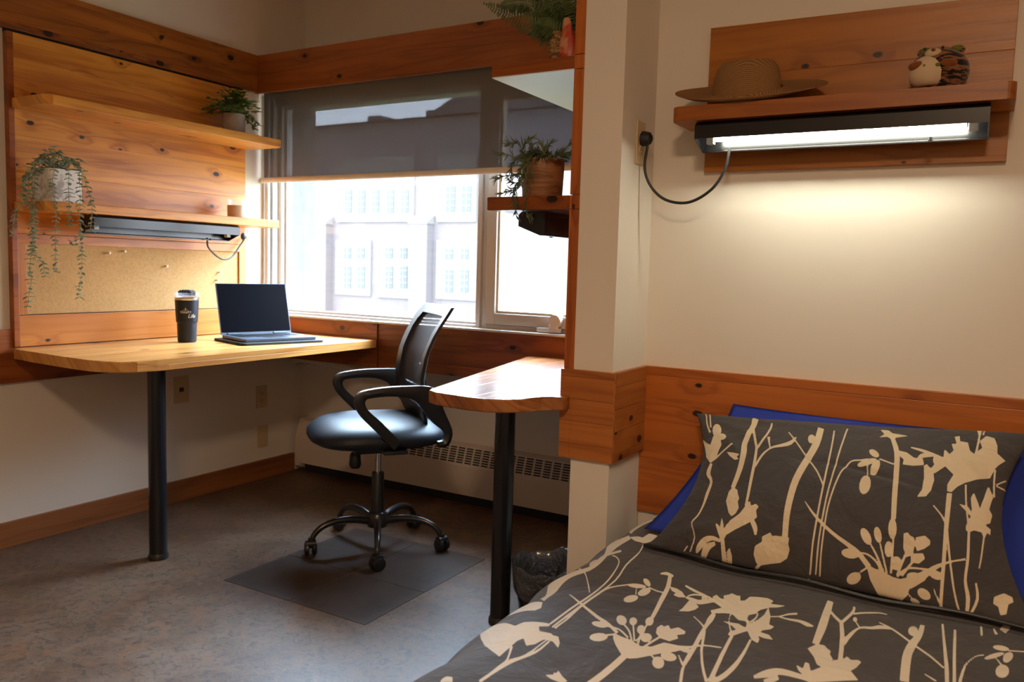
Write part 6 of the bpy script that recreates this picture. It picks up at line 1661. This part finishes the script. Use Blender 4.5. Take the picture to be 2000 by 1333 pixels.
# ------------------------------------------------------------------ building across the yard
bt = thing('brick_building', (-24, 30, -8), 'pale overexposed brick building with stone window surrounds seen through the window', 'building')
put('wall', B1((-60, 30, -10), (6, 38, 7.8)), M['brick'], bt)
bm = nb()
prism(bm, [(29.6, 7.75), (34, 8.5), (38.4, 7.75)], -60, 6, 0)
prism(bm, [(-22.2, 7.75), (-17.0, 10.3), (-11.8, 7.75)], 29.7, 34, 1)
box(bm, (-26.6, 31, 7.8), (-25.8, 32, 8.30))
box(bm, (-23.1, 31, 7.8), (-22.3, 32, 8.33))
put('roof', bm, M['slate'], bt)
for (x0, z0, x1, z1) in [(-27.51, 3.15, -22.88, 4.94), (-21.56, 3.13, -19.49, 4.85), (-27.55, -0.35, -25.37, 2.28), (-24.96, -0.38, -22.8, 2.32), (-21.53, -0.31, -19.39, 2.32)]:
    put('window_surround', B1((x0, 29.88, z0), (x1, 30.0, z1 + (1.2 if z0 > 2 else 0))), M['stone'], bt)
for (x0, z0, x1, z1) in [(-26.96, 3.58, -26.54, 4.68), (-26.13, 3.57, -25.71, 4.66), (-25.26, 3.56, -24.86, 4.64), (-24.38, 3.55, -23.98, 4.62), (-23.52, 3.54, -23.13, 4.6), (-21.06, 3.57, -20.56, 4.69), (-20.21, 3.56, -19.72, 4.67), (-26.99, 1.4, -26.55, 1.92), (-26.13, 1.42, -25.7, 1.93), (-24.43, 1.45, -24.01, 1.95), (-23.58, 1.46, -23.17, 1.96), (-26.98, -0.04, -26.53, 1.03), (-26.12, -0.01, -25.67, 1.05), (-24.42, 0.05, -23.98, 1.09), (-23.56, 0.09, -23.14, 1.11), (-21.03, 1.48, -20.62, 1.94), (-20.19, 1.5, -19.79, 1.95), (-21.0, -0.0, -20.58, 1.01), (-20.17, 0.03, -19.75, 1.04)]:
    w_ = put('window', B1((x0, 29.84, z0), (x1, 29.885, z1)), M['far_glass'], bt)
    bm = nb()
    box(bm, ((x0 + x1) / 2 - 0.02, 29.82, z0), ((x0 + x1) / 2 + 0.02, 29.86, z1))
    zz = z0 + 0.26
    while zz < z1 - 0.1:
        box(bm, (x0, 29.82, zz - 0.018), (x1, 29.86, zz + 0.018)); zz += 0.28
    put('glazing_bars', bm, M['stone'], w_)
for (x0, z0, x1, z1) in [(-28.81, -0.97, -27.85, 3.37), (-22.78, 1.57, -21.8, 3.38)]:
    p_ = put('buttress', B1((x0, 29.5, -10), (x1, 30.0, z1 - 0.35)), M['brick'], bt)
    bm = nb()
    prism(bm, [(29.45, z1 - 0.35), (29.45, z1 - 0.22), (30.0, z1 + 0.05), (30.0, z1 - 0.35)], x0 - 0.05, x1 + 0.05, 0)
    put('stone_cap', bm, M['stone'], p_)
g_ = B1((-70, 3.6, -8.2), (25, 60, -8.0))
structure('ground', g_, M['ground'])

# ceiling fixture that carries the warm lamp (above and behind the camera)
t = thing('ceiling_light', (0.10, -0.45, 2.62), 'round white ceiling light above the middle of the room', 'ceiling light')
bm = nb()
lathe(bm, [(0.0, 0.0), (0.21, 0.0), (0.21, -0.03), (0.20, -0.05), (0.0, -0.05)], (0.10, -0.45, 2.62), 40, close=False)
put('fixture_body', bm, M['white_paint'], t, smooth=True)
